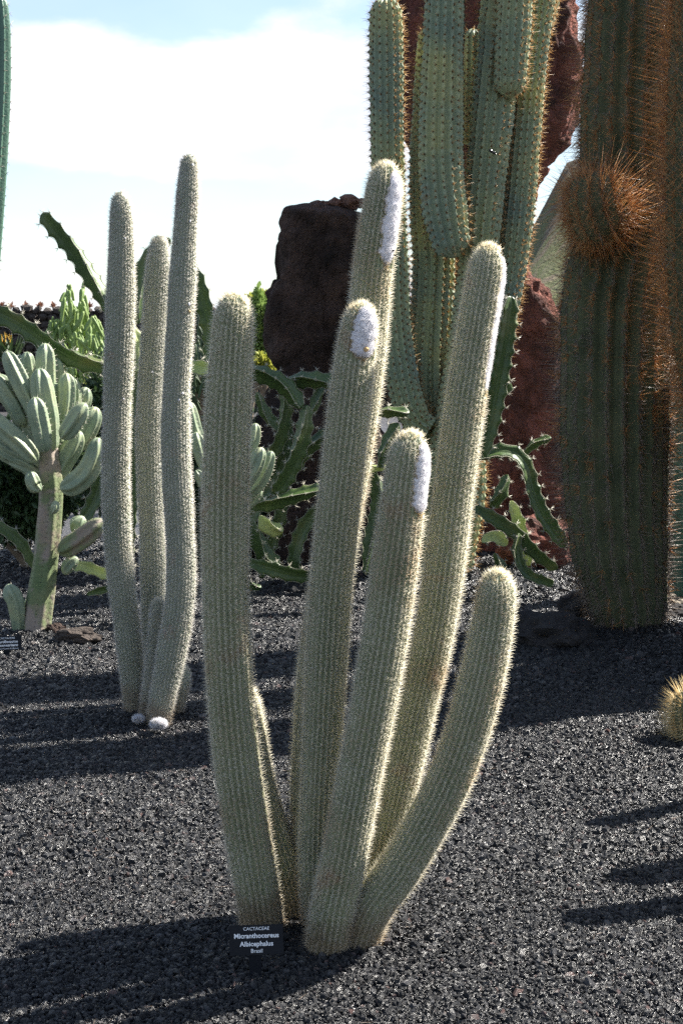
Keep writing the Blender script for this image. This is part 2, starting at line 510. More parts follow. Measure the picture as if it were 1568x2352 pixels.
def gravel():
    V, S = [], []
    for y0, y1, sp, r in ((2.2, 4.6, .0070, .0050), (4.6, 7.2, .0095, .0064), (7.2, 10.2, .014, .009), (10.2, 13.5, .022, .013)):
        xh = .225 * y1 + .55
        A_ = 2 * xh * (y1 - y0)
        n = int(A_ / sp ** 2)
        x = rng.uniform(-xh, xh, n)
        y = rng.uniform(y0, y1, n)
        ok = abs(x) < .225 * y + .5
        x, y = x[ok], y[ok]
        V.append(np.stack([x, y, gz(x, y) + rng.uniform(-.3, .35, len(x)) * r], 1))
        S.append(r * rng.lognormal(0, .38, len(x)).clip(.45, 2.6))
    n = 420
    x, y = rng.uniform(-1.6, 1.6, n), rng.uniform(2.5, 9, n)
    V.append(np.stack([x, y, gz(x, y)], 1))
    S.append(rng.uniform(.008, .015, n) * (.6 + .08 * y))
    V, S = np.vstack(V), np.concatenate(S)
    me = bpy.data.meshes.new('gravel')
    me.vertices.add(len(V))
    me.vertices.foreach_set('co', V.astype(np.float32).ravel())
    a = me.attributes.new('grain', 'FLOAT', 'POINT')
    a.data.foreach_set('value', S.astype(np.float32))
    me.update()
    me.materials.append(M_gravel)
    g = bpy.data.node_groups.new('gravel grains', 'GeometryNodeTree')
    g.interface.new_socket('Geometry', in_out='INPUT', socket_type='NodeSocketGeometry')
    g.interface.new_socket('Geometry', in_out='OUTPUT', socket_type='NodeSocketGeometry')
    nn = g.nodes.new
    L = g.links.new
    gi, go = nn('NodeGroupInput'), nn('NodeGroupOutput')
    join = nn('GeometryNodeJoinGeometry')
    for k in range(5):
        ico = nn('GeometryNodeMeshIcoSphere')
        ico.inputs['Radius'].default_value = 1
        ico.inputs['Subdivisions'].default_value = 1 if k < 3 else 2
        sp = nn('GeometryNodeSetPosition')
        nz = nn('ShaderNodeTexNoise')
        nz.noise_dimensions = '4D'
        nz.inputs['W'].default_value = k * 3.7 + 1
        nz.inputs['Scale'].default_value = 1.3
        nz.inputs['Detail'].default_value = 2
        sub = nn('ShaderNodeVectorMath')
        sub.operation = 'SUBTRACT'
        sub.inputs[1].default_value = (.5, .5, .5)
        L(nz.outputs['Color'], sub.inputs[0])
        scl = nn('ShaderNodeVectorMath')
        scl.operation = 'SCALE'
        scl.inputs['Scale'].default_value = 1.9
        L(sub.outputs[0], scl.inputs[0])
        L(scl.outputs[0], sp.inputs['Offset'])
        L(ico.outputs['Mesh'], sp.inputs['Geometry'])
        ss = nn('GeometryNodeSetShadeSmooth')
        ss.inputs['Shade Smooth'].default_value = False
        L(sp.outputs[0], ss.inputs[0])
        sm = nn('GeometryNodeSetMaterial')
        sm.inputs['Material'].default_value = M_gravel
        L(ss.outputs[0], sm.inputs['Geometry'])
        gi2 = nn('GeometryNodeGeometryToInstance')
        L(sm.outputs[0], gi2.inputs[0])
        L(gi2.outputs[0], join.inputs[0])
    iop = nn('GeometryNodeInstanceOnPoints')
    iop.inputs['Pick Instance'].default_value = True
    L(gi.outputs[0], iop.inputs['Points'])
    L(join.outputs[0], iop.inputs['Instance'])
    ri = nn('FunctionNodeRandomValue')
    ri.data_type = 'INT'
    ri.inputs['Min'].default_value if False else None
    for s_ in ri.inputs:
        if s_.type == 'INT' and s_.name == 'Min':
            s_.default_value = 0
        if s_.type == 'INT' and s_.name == 'Max':
            s_.default_value = 4
    L([o for o in ri.outputs if o.type == 'INT'][0], iop.inputs['Instance Index'])
    rr = nn('FunctionNodeRandomValue')
    rr.data_type = 'FLOAT_VECTOR'
    rr.inputs[0].default_value = (0, 0, 0)
    rr.inputs[1].default_value = (6.28, 6.28, 6.28)
    L(rr.outputs[0], iop.inputs['Rotation'])
    na = nn('GeometryNodeInputNamedAttribute')
    na.data_type = 'FLOAT'
    na.inputs['Name'].default_value = 'grain'
    rs = nn('FunctionNodeRandomValue')
    rs.data_type = 'FLOAT_VECTOR'
    rs.inputs[0].default_value = (.65, .65, .5)
    rs.inputs[1].default_value = (1.25, 1.25, .95)
    rs.inputs['Seed'].default_value = 5
    ml = nn('ShaderNodeVectorMath')
    ml.operation = 'SCALE'
    L(rs.outputs[0], ml.inputs[0])
    L([o for o in na.outputs if o.enabled][0], ml.inputs['Scale'])
    L(ml.outputs[0], iop.inputs['Scale'])
    L(iop.outputs[0], go.inputs[0])
    o = link('gravel', me, None, kind='stuff', label='loose black lava gravel covering the garden floor', category='gravel')
    md = o.modifiers.new('grains', 'NODES')
    md.node_group = g
gravel()

def hill():
    n, m = 90, 40
    xs = np.linspace(-500, 700, n)
    ys = np.linspace(260, 900, m)
    X, Y = np.meshgrid(xs, ys, indexing='ij')
    # crest as seen: rising to the right behind the great spiny trunk
    ang = np.interp(X / Y, [-.9, -.25, .09, .12, .134, .16, .3, .8], [.01, .012, .02, .09, .112, .125, .15, .06])
    t = np.clip((Y - 260) / 240, 0, 1)
    Z = EYE * 0 + ang * 500 * t * t * (3 - 2 * t)
    for a in range(n):
        for b in range(m):
            Z[a, b] += 5 * t[a, b] * noise.fractal((X[a, b] * .01, Y[a, b] * .01, 0), 1, 2, 5)
    V = np.stack([X, Y, Z - .5], -1).reshape(-1, 3)
    i = np.arange(n - 1)[:, None] * m
    j = np.arange(m - 1)[None]
    Q = np.stack([i + j, i + m + j, i + m + j + 1, i + j + 1], -1).reshape(-1, 4)
    link('hill', make_mesh('hill', V, Q), M_hill, kind='structure')
hill()

def ico(sub=2):
    import bmesh
    bm = bmesh.new()
    bmesh.ops.create_icosphere(bm, subdivisions=sub, radius=1)
    V = np.array([v.co[:] for v in bm.verts])
    F_ = np.array([[v.index for v in f.verts] for f in bm.faces])
    bm.free()
    return V, F_
ICO1, ICO2, ICO3, ICO4, ICO5 = ico(1), ico(2), ico(3), ico(4), ico(5)

def blob_mesh(name, scale, amp=.25, freq=1.6, seed=0, base=ICO3, smooth=True, octv=4, sq=1.0):
    V, F_ = base
    V = np.sign(V) * np.abs(V) ** sq
    out_ = []
    for v in V:
        q = Vector(v) * freq + Vector((seed * 7.3, seed * 3.1, seed))
        out_.append(v * (1 + amp * noise.fractal(q, .9, 2.1, octv)))
    return make_mesh(name, np.array(out_) * np.array(scale), None, F_, smooth)

def wall():
    YW = 45.0
    top = P(0, 703, YW)[2]
    x0, x1 = P(-120, 0, YW)[0], P(1900, 0, YW)[0]
    w_ = thing('stone_wall', 'dark dry stone wall at the back of the garden with small plants on top', 'wall', ((x0 + x1) / 2, YW, 0))
    core = np.array([[x0, YW + .25, -.2], [x1, YW + .25, -.2], [x1, YW + .7, -.2], [x0, YW + .7, -.2],
                     [x0, YW + .25, top - .12], [x1, YW + .25, top - .12], [x1, YW + .7, top - .12], [x0, YW + .7, top - .12]])
    link('wall_core', make_mesh('wall_core', core, [[0, 1, 5, 4], [1, 2, 6, 5], [2, 3, 7, 6], [3, 0, 4, 7], [4, 5, 6, 7], [3, 2, 1, 0]], smooth=False), M_wallst, w_)
    st = [blob_mesh('stone', (.16, .14, .105), .35, 1.2, k, ICO1, False, sq=.7) for k in range(6)]
    for s in st:
        s.materials.append(M_wallst)
    count = 0
    VV, FF, off = [], [], 0
    z = top - .1
    row = 0
    while z > .05:
        x = x0 + (row % 2) * .13
        while x < x1:
            px = x / YW * F + CX
            vis = (-40 < px < 660)
            me = random.choice(st)
            a = random.uniform(0, 6.28)
            scl = random.uniform(.85, 1.15)
            loc = (x, YW + .2 + random.uniform(-.04, .04), z + random.uniform(-.025, .02) + (random.uniform(-.04, .05) if row == 0 else 0))
            if vis and row < 6 and count < 290:
                o = link('stone', me, None, w_)
                o.location = Vector(loc) - w_.location
                o.rotation_euler = (random.uniform(-.2, .2), a * .12, random.choice([0, 3.14]))
                o.scale = (scl, scl, scl)
                count += 1
            else:
                V = np.array([v.co[:] for v in me.vertices]) * scl + np.array(loc)
                VV.append(V)
                FF.append(np.array([p.vertices[:] for p in me.polygons]) + off)
                off += len(V)
            x += .28 * random.uniform(.9, 1.1)
        z -= .205
        row += 1
    link('lower_stones', make_mesh('lower_stones', np.vstack(VV), None, np.vstack(FF), False), M_wallst, w_, kind='stuff')
    return YW, top
YW, WTOP = wall()

# rosettes planted on the wall
def leaf_mesh(name, items):
    """items: (base, dir, length, width) -> pointed folded leaves"""
    V, F_ = [], []
    for b, d, ln, wd in items:
        b, d = np.array(b, float), unit(np.array(d, float))
        side = unit(np.cross(d, [0, 0, 1.0]) + 1e-6)
        upv = np.cross(side, d)
        k = len(V)
        V += [b - side * wd * .25, b + side * wd * .25, b + d * ln * .45 + side * wd * .5 + upv * ln * .05, b + d * ln * .45 - side * wd * .5 + upv * ln * .05,
              b + d * ln * .45 - upv * wd * .18 + upv * ln * .05, b + d * ln + upv * ln * .02, b - upv * wd * .1]
        F_ += [[k, k + 6, k + 4], [k, k + 4, k + 3], [k + 6, k + 1, k + 4], [k + 1, k + 2, k + 4], [k + 3, k + 4, k + 5], [k + 4, k + 2, k + 5]]
    return make_mesh(name, V, None, F_, False)

spots = [(5, 'leftmost of the reddish rosette plants along the wall top'), (26, 'second reddish rosette plant from the left along the wall top'),
         (61, 'third reddish rosette plant from the left along the wall top'), (92, 'fourth reddish rosette plant on the wall, beside the green finger shrub'),
         (122, 'reddish rosette plant on the wall just behind the green finger shrub tips'), (206, 'reddish rosette on the wall top left of the leftmost white column'),
         (322, 'reddish rosette on the wall top seen between two white columns'), (452, 'reddish rosette on the wall top right of the tallest white column')]
for i, (px, lab) in enumerate(spots):
    p = P(px, 700, YW + .35)
    p[2] = WTOP - .05
    it = []
    for k in range(26):
        a, e = random.uniform(0, 6.28), random.uniform(.15, 1.3)
        it.append(((0, 0, .02), (math.cos(a) * math.cos(e), math.sin(a) * math.cos(e), math.sin(e)), random.uniform(.14, .24), .07))
    r = thing('rosette_plant', lab, 'plant', p, 'rosette plants along the wall')
    o = link('leaves', leaf_mesh('leaves', it), M_red_ros, r, kind='stuff')
    o.location = (0, 0, 0)
    it2 = [((0, 0, -.05), (0, 0, 1), .16, .07)]
    o = link('stem', leaf_mesh('stem', it2), M_bark, r)
    o.location = (0, 0, 0)

# ------------------------------------------------------------------ rocks
def rock_sweep(name, pts, rads, Y, m, label, amp=.12, freq=2.2, depth=1.0, seed=0, step=.03, cap=.5, sq=.75, octv=6):
    base = P(pts[0][0], pts[0][1], Y)
    pp = [P(x, y, Y) for x, y in pts]
    pp[0][2] = min(pp[0][2], -.1)
    rr = [r / F * Y for r in rads]
    s = Sweep(pp, rr, step=step, cap=cap, seg=200, prof=lambda th, S, f: 1 / (np.abs(np.cos(th)) ** (2 / sq) + np.abs(np.sin(th)) ** (2 / sq) + 1e-9) ** (sq / 2) * 1.0)
    me = s.mesh(name)
    V = s.V.copy()
    rm = np.mean(rr)
    for i in range(len(V)):
        q = Vector(V[i]) * freq + Vector((seed * 5.1, seed, 0))
        d = noise.fractal(q, .75, 2.1, octv) * amp * rm + .55 * amp * rm * (abs(noise.noise(q * 3.3)) - .25) + .42 * amp * rm * noise.noise(q * 8) + .25 * amp * rm * (abs(noise.noise(q * 19)) - .2) + .3 * amp * rm * (noise.cell(q * 1.6) - .5)
        dirv = V[i] - np.array([np.interp(V[i][2], s.C[:, 2], s.C[:, 0]), Y, V[i][2]])
        V[i] = V[i] + dirv / max(np.linalg.norm(dirv), .05) * d * 1.0
        V[i][2] += .25 * d
        V[i][1] = Y + (V[i][1] - Y) * depth
    me.vertices.foreach_set('co', V.astype(np.float32).ravel())
    me.update()
    t = thing(name, label, 'rock', (base[0], Y, 0))
    link('rock_body', me, m, t)
    return t

def fragments(t, Y, lst, m, name='fragment', base=ICO2):
    for k, (x, y, r) in enumerate(lst):
        me = blob_mesh(name, np.array((1.1, 1, .75)) * r / F * Y, .5, 1.5, k + 3, base, False)
        o = link(name, me, m, t)
        o.location = Vector(P(x, y, Y)) - t.location

RL = rock_sweep('lava_boulder', [(735, 1320), (735, 1200), (728, 1000), (735, 900), (738, 840), (724, 770), (730, 715), (748, 660), (744, 580), (748, 520), (752, 470)],
                [150, 155, 150, 110, 100, 124, 124, 108, 110, 108, 106], 12.0, M_rockdark,
                'big dark brown lava rock standing behind the white columns, flat top', amp=.15, freq=1.6, depth=.8, seed=2, cap=.28, sq=.68)
fragments(RL, 12.0, [(712, 478, 13), (730, 472, 15), (746, 471, 11), (768, 467, 17), (788, 467, 12), (806, 464, 23), (828, 468, 15), (756, 470, 10), (780, 464, 10), (698, 484, 10), (818, 472, 12), (740, 466, 8)], M_rocktop)
RR = rock_sweep('lava_pillar', [(1160, 1340), (1165, 1200), (1175, 1050), (1170, 900), (1150, 780), (1128, 680), (1118, 560), (1110, 440), (1110, 330), (1130, 220), (1130, 100), (1115, -20), (1110, -160), (1120, -300)],
                [175, 172, 150, 135, 118, 104, 100, 122, 176, 205, 208, 200, 190, 130], 12.6, M_rockred,
                'tall red brown lava pillar with a narrow waist behind the blue green columns', amp=.19, freq=1.5, depth=.55, seed=6, cap=.6, sq=.8)

# ------------------------------------------------------------------ stems of cacti
def add_stem(parent, path, Y, r_px, n, depth, skinm, name='stem', Y1=None, step=.012, cap=1.3, wob=0, seg=None, sharp=1.0, notch=0, npitch=.05,
             ground_end=True, round_start=False, flat=1.0, off=0.0):
    Y1 = Y if Y1 is None else Y1
    ys = [p[1] for p in path]
    pts = []
    for i, (x, y) in enumerate(path):
        k = (ys[0] - y) / max(1e-6, (ys[0] - ys[-1])) if abs(ys[0] - ys[-1]) > 1 else i / (len(path) - 1)
        pts.append(P(x, y, Y + (Y1 - Y) * min(1, max(0, k))))
    rad = [r / F * Y for r in r_px] if hasattr(r_px, '__len__') else [r_px / F * Y] * len(pts)
    if ground_end:
        pts[0][2] = min(pts[0][2], -.03)
    def prof(th, S, f):
        c = .5 + .5 * np.cos(n * (th - off * 2 * math.pi / n))
        v = 1 - depth * (1 - c ** sharp)
        if notch:
            v = v + notch * c * np.cos(2 * math.pi * S / npitch)
        return v
    s = Sweep(pts, rad, step=step, cap=cap, prof=prof, seg=seg or max(40, n * 5), wob=wob, round_start=round_start, flat=flat)
    o = link(name, s.mesh(name), skinm, parent)
    return s, o

def needle_cover(s, o, n, pitch, ln, r, m_sp, m_crown=None, crown=.0, mask=None, radial=8, central=2, clen=1.6, out_=.35, off=0.0, crown_len=1.0):
    ar = s.areoles(n, pitch, mask=mask, off=off)
    cr_ = s.L - crown
    sel = ar[4] < cr_
    a1 = [x[sel] for x in ar]
    b = cat(starburst(a1, radial, out_, .0, 1.0, ln, r), starburst(a1, central, 1.25, .15, .45, ln * clen, r * 1.1))
    needles('needles', *b, m_sp, o)
    if m_crown is not None and (~sel).sum() > 0:
        a2 = [x[~sel] for x in ar]
        b = cat(starburst(a2, radial, .7, .3, .8, ln * crown_len, r), starburst(a2, central + 1, 1.3, .3, .5, ln * clen * crown_len, r * 1.15))
        needles('crown_needles', *b, m_crown, o)

def cephalium(s, o, ya, yb, x, Y, th0, half, bulge, tail=True, label='white woolly patch on the sunny side of the stem'):
    S1 = s.near(P(x[0], ya, Y))
    S0 = s.near(P(x[1], yb, Y))
    S1 = min(S1, s.L - .006)
    n, m = 90, 36
    u = np.linspace(-1, 1, m)
    f = np.linspace(0, 1, n)
    FF, UU = np.meshgrid(f, u, indexing='ij')
    ends = np.sqrt(np.clip(1 - (2 * FF - 1) ** 8, 0, 1)) * np.clip(FF * 7, 0, 1) ** .4
    wdt = half * (.8 + .25 * np.sin(FF * 3.0)) * np.clip(ends, .25, 1) * (1 + .09 * np.sin(FF * 23 + 2 * np.sign(UU)) * np.abs(UU) + .08 * np.sin(FF * 57 + UU) * np.abs(UU))
    S = S0 + (S1 - S0) * FF
    TH = th0 + UU * wdt
    keep_prof = s.prof
    s.prof = lambda th, S_, f: .93 + 0 * th
    p, nn, T, Bn = s.surf(S, TH)
    s.prof = keep_prof
    hgt = bulge * np.sqrt(np.clip(1 - np.abs(UU) ** 3.2, 0, 1)) * ends - .004
    lump = np.zeros_like(hgt)
    for i in range(n):
        for j in range(m):
            q = Vector(p[i, j]) * 55
            lump[i, j] = noise.fractal(q, .8, 2, 4)
    hgt = hgt * (1 + .26 * lump) + .0013 * lump + .002 + rng.normal(0, .0004, hgt.shape)
    V = (p + nn * hgt[..., None]).reshape(-1, 3)
    i = np.arange(n - 1)[:, None] * m
    j = np.arange(m - 1)[None]
    Q = np.stack([i + j, i + j + 1, i + m + j + 1, i + m + j], -1).reshape(-1, 4)
    c = link('wool_patch', make_mesh('wool_patch', V, Q), M_wool, o, label=label)
    k = rng.integers(0, n * m, 7000)
    nb = nn.reshape(-1, 3)[k]
    tb = T.reshape(-1, 3)[k]
    bb = Bn.reshape(-1, 3)[k]
    d = nb + tb * rng.normal(0, .8, (len(k), 1)) + bb * rng.normal(0, .8, (len(k), 1))
    ww = .5 * (s.S[1] - s.S[0])
    keep = hgt.ravel()[k] > 0
    base_ = V[k] + rng.normal(0, .0012, (len(k), 3))
    hairs = needles('wool_hairs', base_[keep], d[keep], rng.uniform(.003, .0085, keep.sum()), .00028, M_woolh, o)
    # rusty fringe along the patch edge and below it
    e = np.where((np.abs(UU.ravel()) > .86) | (FF.ravel() < .06))[0]
    e = rng.choice(e, 1500)
    d = nn.reshape(-1, 3)[e] * .7 + rng.normal(0, .5, (len(e), 3))
    d[:, 2] -= .3
    side = np.sign(UU.ravel()[e])[:, None] * Bn.reshape(-1, 3)[e] * .002
    needles('rusty_fringe', p.reshape(-1, 3)[e] - side * 0 + nn.reshape(-1, 3)[e] * .001 + rng.normal(0, .002, (len(e), 3)), d, rng.uniform(.003, .008, len(e)), .0004, M_gold, o)
    return lambda S_, TH_: ~((S_ > S0) & (S_ < S1 + .01) & (np.abs(((TH_ - th0 + math.pi) % (2 * math.pi)) - math.pi) < half * .95)), c, s

# ---- the main clump
D = math.radians
c0 = G(770, 2160)
main = thing('white_column_cactus', 'big clump of seven thick ivory spined columns rising behind the black name label in front', 'cactus', (c0[0], c0[1], 0))
NR = 24
main_defs = [
    # path (bottom to top), Y base, Y top, radius px, cephalium
    dict(path=[(608, 2150), (590, 2040), (566, 1900), (545, 1750), (530, 1600), (519, 1400), (517, 1200), (520, 1050), (526, 900), (533, 780), (540, 676)], Y=4.16, Y1=4.10,
         r=[50, 51, 52, 52, 52, 52, 52, 51, 50, 46, 40], lab='leftmost column, straight and tall without a woolly patch'),
    dict(path=[(692, 2125), (668, 2040), (630, 1930), (595, 1820), (572, 1700), (557, 1575)], Y=4.26, Y1=4.30, r=[40, 42, 42, 40, 40, 32], lab='short curved column half hidden behind the leftmost one'),
    dict(path=[(722, 2100), (712, 1950), (715, 1750), (735, 1500), (772, 1250), (800, 1080), (823, 930), (840, 800), (853, 640), (869, 530), (881, 450), (887, 376)], Y=4.29, Y1=4.29,
         r=[44, 45, 45, 46, 46, 46, 45, 44, 44, 44, 41, 34], ceph=(392, 612, (890, 862), 44, 36, .007), lab='tallest column at the back with a long white woolly patch'),
    dict(path=[(738, 2120), (730, 1980), (735, 1800), (745, 1600), (756, 1400), (769, 1250), (784, 1100), (797, 980), (808, 880), (820, 790), (832, 697)], Y=4.16, Y1=4.14,
         r=[42, 43, 44, 46, 47, 48, 48, 46, 45, 42, 35], ceph=(706, 828, (830, 815), 22, 44, .010), lab='middle column with a white woolly patch and a brown bud'),
    dict(path=[(747, 2200), (762, 2110), (784, 2000), (818, 1820), (853, 1640), (882, 1470), (903, 1320), (920, 1190), (934, 1080), (945, 992)], Y=4.02, Y1=3.98,
         r=[52, 52, 51, 50, 51, 51, 51, 50, 48, 40], ceph=(1010, 1178, (943, 922), 58, 36, .009), lab='front column leaning right with a white woolly patch at its top'),
    dict(path=[(845, 2120), (880, 1980), (914, 1820), (955, 1640), (993, 1470), (1016, 1330), (1034, 1180), (1051, 1050), (1071, 900), (1095, 750), (1114, 640), (1124, 563)], Y=4.2, Y1=4.28,
         r=[38, 39, 41, 43, 44, 45, 45, 45, 45, 43, 42, 34], ceph=(585, 912, (1123, 1075), 80, 34, .007), lab='tall right column with white wool running down its right edge'),
    dict(path=[(815, 2160), (850, 2090), (915, 2000), (975, 1900), (1027, 1800), (1066, 1700), (1098, 1590), (1122, 1480), (1136, 1390), (1141, 1311)], Y=4.05, Y1=4.0,
         r=[47, 48, 49, 50, 51, 50, 50, 48, 44, 36], lab='shortest front column curving out to the right'),
]
MAIN = []
for d_ in main_defs:
    s, o = add_stem(main, d_['path'], d_['Y'], d_['r'], NR, .22, M_main, Y1=d_['Y1'], step=.009, cap=1.5, wob=.013, seg=NR * 4)
    o['label'] = d_['lab']
    MAIN.append((s, o))
    mask = None
    if 'ceph' in d_:
        ya, yb, xx, th, hf, bl = d_['ceph']
        mask, cobj, _ = cephalium(s, o, ya, yb, xx, d_['Y1'], D(th), D(hf), bl)
    needle_cover(s, o, NR, .0086, .0120, .00066, M_mainsp, M_tip, crown=.022, mask=mask, radial=9, central=2, clen=1.5)
for s, o in MAIN:
    # dense tuft of fine pale gold spines at the growing tip
    p, nn, T, Bn = s.surf(s.L - s.cap * rng.uniform(.0, .32, 200) ** 1.6, rng.uniform(0, 6.283, 200))
    d = nn * .9 + rng.normal(0, .38, nn.shape) + T[:] * .3
    needles('tip_tuft', p, d, rng.uniform(.008, .017, 200), .0005, M_tip, o)
# the bud on the middle column's wool
s4 = MAIN[3][0]
bp = s4.surf(np.array([s4.near(P(822, 797, 4.19))]), np.array([D(26)]))
me = blob_mesh('bud', (.0075, .0075, .0065), .15, 2, 4, ICO2, True)
ob = link('bud', me, M_woolb, MAIN[3][1])
ob.location = ob.location + Vector(bp[0][0] + bp[1][0] * .012)

# ---- clump on the left
c1 = G(345, 1655)
left = thing('slender_column_cactus', 'left clump of three slender greyish white columns with small pups at the base', 'cactus', (c1[0], c1[1], 0))
left_defs = [
    dict(path=[(309, 1655), (304, 1550), (294, 1450), (281, 1350), (271, 1250), (268, 1180), (266, 1080), (268, 980), (272, 860), (276, 740), (279, 600), (279, 500), (276, 440)], Y=6.75, Y1=6.7,
         r=[22, 26, 29, 31, 31, 29, 31, 31, 31, 31, 30, 25, 16], lab='left slender column'),
    dict(path=[(338, 1640), (350, 1500), (352, 1380), (350, 1250), (346, 1130), (343, 1000), (347, 880), (355, 740), (362, 620), (367, 540)], Y=6.95, Y1=6.95,
         r=[20, 24, 27, 29, 29, 29, 29, 28, 25, 17], lab='shorter slender column standing in the middle'),
    dict(path=[(360, 1675), (374, 1600), (394, 1500), (411, 1400), (416, 1300), (411, 1180), (404, 1050), (404, 920), (411, 790), (417, 680), (424, 560), (431, 450), (436, 354)], Y=6.55, Y1=6.55,
         r=[26, 30, 32, 33, 33, 32, 32, 31, 30, 29, 27, 25, 18], lab='tallest slender column with bruised spots'),
    dict(path=[(328, 1650), (345, 1560), (356, 1480), (362, 1420), (365, 1374)], Y=6.68, Y1=6.68, r=[13, 15, 17, 17, 13], lab='knee high pup between the slender columns'),
    dict(path=[(388, 1655), (405, 1615), (415, 1570), (422, 1528)], Y=6.72, Y1=6.74, r=[18, 21, 21, 15], lab='small pup on the right of the slender columns'),
]
LEFT = []
for d_ in left_defs:
    s, o = add_stem(left, d_['path'], d_['Y'], d_['r'], 26, .12, M_leftskin, Y1=d_['Y1'], step=.014, cap=1.7, wob=.032, seg=26 * 3)
    o['label'] = d_['lab']
    LEFT.append((s, o))
    needle_cover(s, o, 26, .0125, .0125, .00084, M_leftsp, M_whsp, crown=.04, radial=7, central=2, clen=1.35)
for k, (x, y, r, nm) in enumerate([(364, 1660, 18, 'round white pup at the foot'), (318, 1648, 11, 'tiny pale pup at the foot')]):
    p = P(x, y + 3, 6.42 + .1 * k)
    r *= .82
    o = link('pup', blob_mesh('pup', np.array((1.1, 1, .62)) * r / F * 6.4, .4, 1.3, k, ICO3), M_leftskin, left, label=nm)
    o.location = o.location + Vector(p)
    V = ICO4[0][rng.integers(0, len(ICO4[0]), 3000)]
    needles('needles', V * np.array((1.1, 1, .62)) * r / F * 6.4, V + rng.normal(0, .5, V.shape), rng.uniform(.006, .018, len(V)), .0006, M_woolh, o)
    o.children[0].location = (0, 0, 0)
# small wool tufts and bruises on the left clump
for (i, x, y, th, r) in ((2, 432, 384, 25, .007), (2, 428, 512, 25, .006), (2, 411, 702, 40, .008), (2, 410, 716, 45, .006), (2, 404, 905, 35, .008), (2, 404, 915, 20, .006), (0, 279, 549, 25, .006), (0, 268, 920, 35, .006), (1, 344, 858, 10, .006)):
    s, o = LEFT[i]
    q = s.surf(np.array([s.near(P(x, y, 6.6))]), np.array([D(th)]))
    r *= .6
    t_ = link('wool_tuft', blob_mesh('wool_tuft', (r, r, r * 1.3), .9, 2, i + y, ICO2), M_wool if y != 716 else M_woolb, o)
    t_.location = t_.location + Vector(q[0][0] + q[1][0] * .007)

# ---- blue green columns behind
YB = 11.0
blue = thing('blue_green_column_cactus', 'large branching blue green column cactus with amber spines before the red rock', 'cactus', (P(990, 1300, YB)[0], YB, 0))
blue_defs = [
    # path, radius px, Y offset, ribs
    dict(p=[(1010, 1330), (1000, 1150), (990, 1000), (985, 850), (990, 720), (995, 600), (985, 480), (985, 350), (985, 240), (984, 140), (983, 62)], r=[60, 58, 55, 52, 50, 48, 46, 44, 38, 30, 20], dy=.25, lab='central column rising from the ground'),
    dict(p=[(985, 985), (955, 962), (932, 905), (915, 820), (905, 720), (900, 600), (894, 470), (889, 330), (887, 180), (886, 60), (885, -6)], r=[30, 36, 38, 38, 38, 37, 37, 38, 39, 38, 34], dy=0, lab='leftmost arm, bent at its elbow'),
    dict(p=[(1046, 592), (1036, 560), (1020, 470), (1012, 360), (1014, 220), (1018, 80), (1022, -60), (1024, -260)], r=[26, 44, 52, 52, 49, 46, 43, 36], dy=-.15, rs=True, lab='broad arm hanging over the trunk'),
    dict(p=[(1010, 1120), (1050, 900), (1075, 760), (1092, 640), (1106, 500), (1120, 360), (1135, 220), (1150, 80), (1160, -80), (1165, -280)], r=[40, 42, 43, 44, 46, 48, 50, 52, 50, 44], dy=.05, lab='greenish right column'),
    dict(p=[(1168, 226), (1170, 190), (1176, 90), (1182, -30), (1186, -240)], r=[24, 36, 40, 40, 36], dy=-.1, rs=True, lab='short arm with a rounded underside'),
    dict(p=[(1060, 1100), (1110, 900), (1145, 760), (1170, 640), (1186, 520), (1198, 400), (1208, 280), (1220, 160), (1238, 40), (1256, -80), (1270, -220)], r=[30, 32, 33, 34, 36, 36, 35, 33, 30, 28, 26], dy=.15, lab='slender rightmost column edged with bright spines'),
    dict(p=[(1080, 330), (1083, 200), (1085, 66)], r=[20, 21, 18], dy=.35, lab='small blunt column between the arms'),
    dict(p=[(1250, 60), (1268, -60), (1276, -220)], r=[20, 26, 26], dy=.3, lab='thin top arm at the right'),
    dict(p=[(1040, 1320), (1060, 1200), (1075, 1100), (1060, 980), (1040, 860), (1030, 760), (1040, 660)], r=[44, 44, 42, 42, 40, 40, 34], dy=.4, lab='lower column behind the trunk'),
]
for d_ in blue_defs:
    Yk = YB + d_['dy']
    n = 15 if max(d_['r']) > 30 else 9
    s, o = add_stem(blue, d_['p'], Yk, d_['r'], n, .24, M_blue, step=.016, cap=1.0, wob=.012, seg=n * 8, sharp=1.4, notch=.055, npitch=.052,
                    ground_end=d_['p'][0][1] > 1250, round_start=d_.get('rs', False))
    o['label'] = d_['lab']
    ar = s.areoles(n, .052, jit=.10)
    # brown felt pads
    pads_v, pads_f, off = [], [], 0
    p, nn, T, Bn = ar[:4]
    oct_ = np.array([[1, 0, 0], [0, 1, 0], [-1, 0, 0], [0, -1, 0], [0, 0, 1]], float)
    V = (p[:, None] - nn[:, None] * .001 + (Bn[:, None] * oct_[None, :, 0:1] * .0075 + T[:, None] * oct_[None, :, 1:2] * .0130 + nn[:, None] * oct_[None, :, 2:3] * .006)).reshape(-1, 3)
    i = (np.arange(len(p)) * 5)[:, None]
    Fp = np.concatenate([np.hstack([i + a, i + (a + 1) % 4, i + 4]) for a in range(4)])
    link('felt_pads', make_mesh('felt_pads', V, None, Fp), M_areole, o, kind='stuff')
    needles('amber_spines', *cat(starburst(ar, 5, .6, -.1, .8, .032, .0014), starburst(ar, 2, 1.3, -.15, .4, .055, .0019)), M_orsp, o)

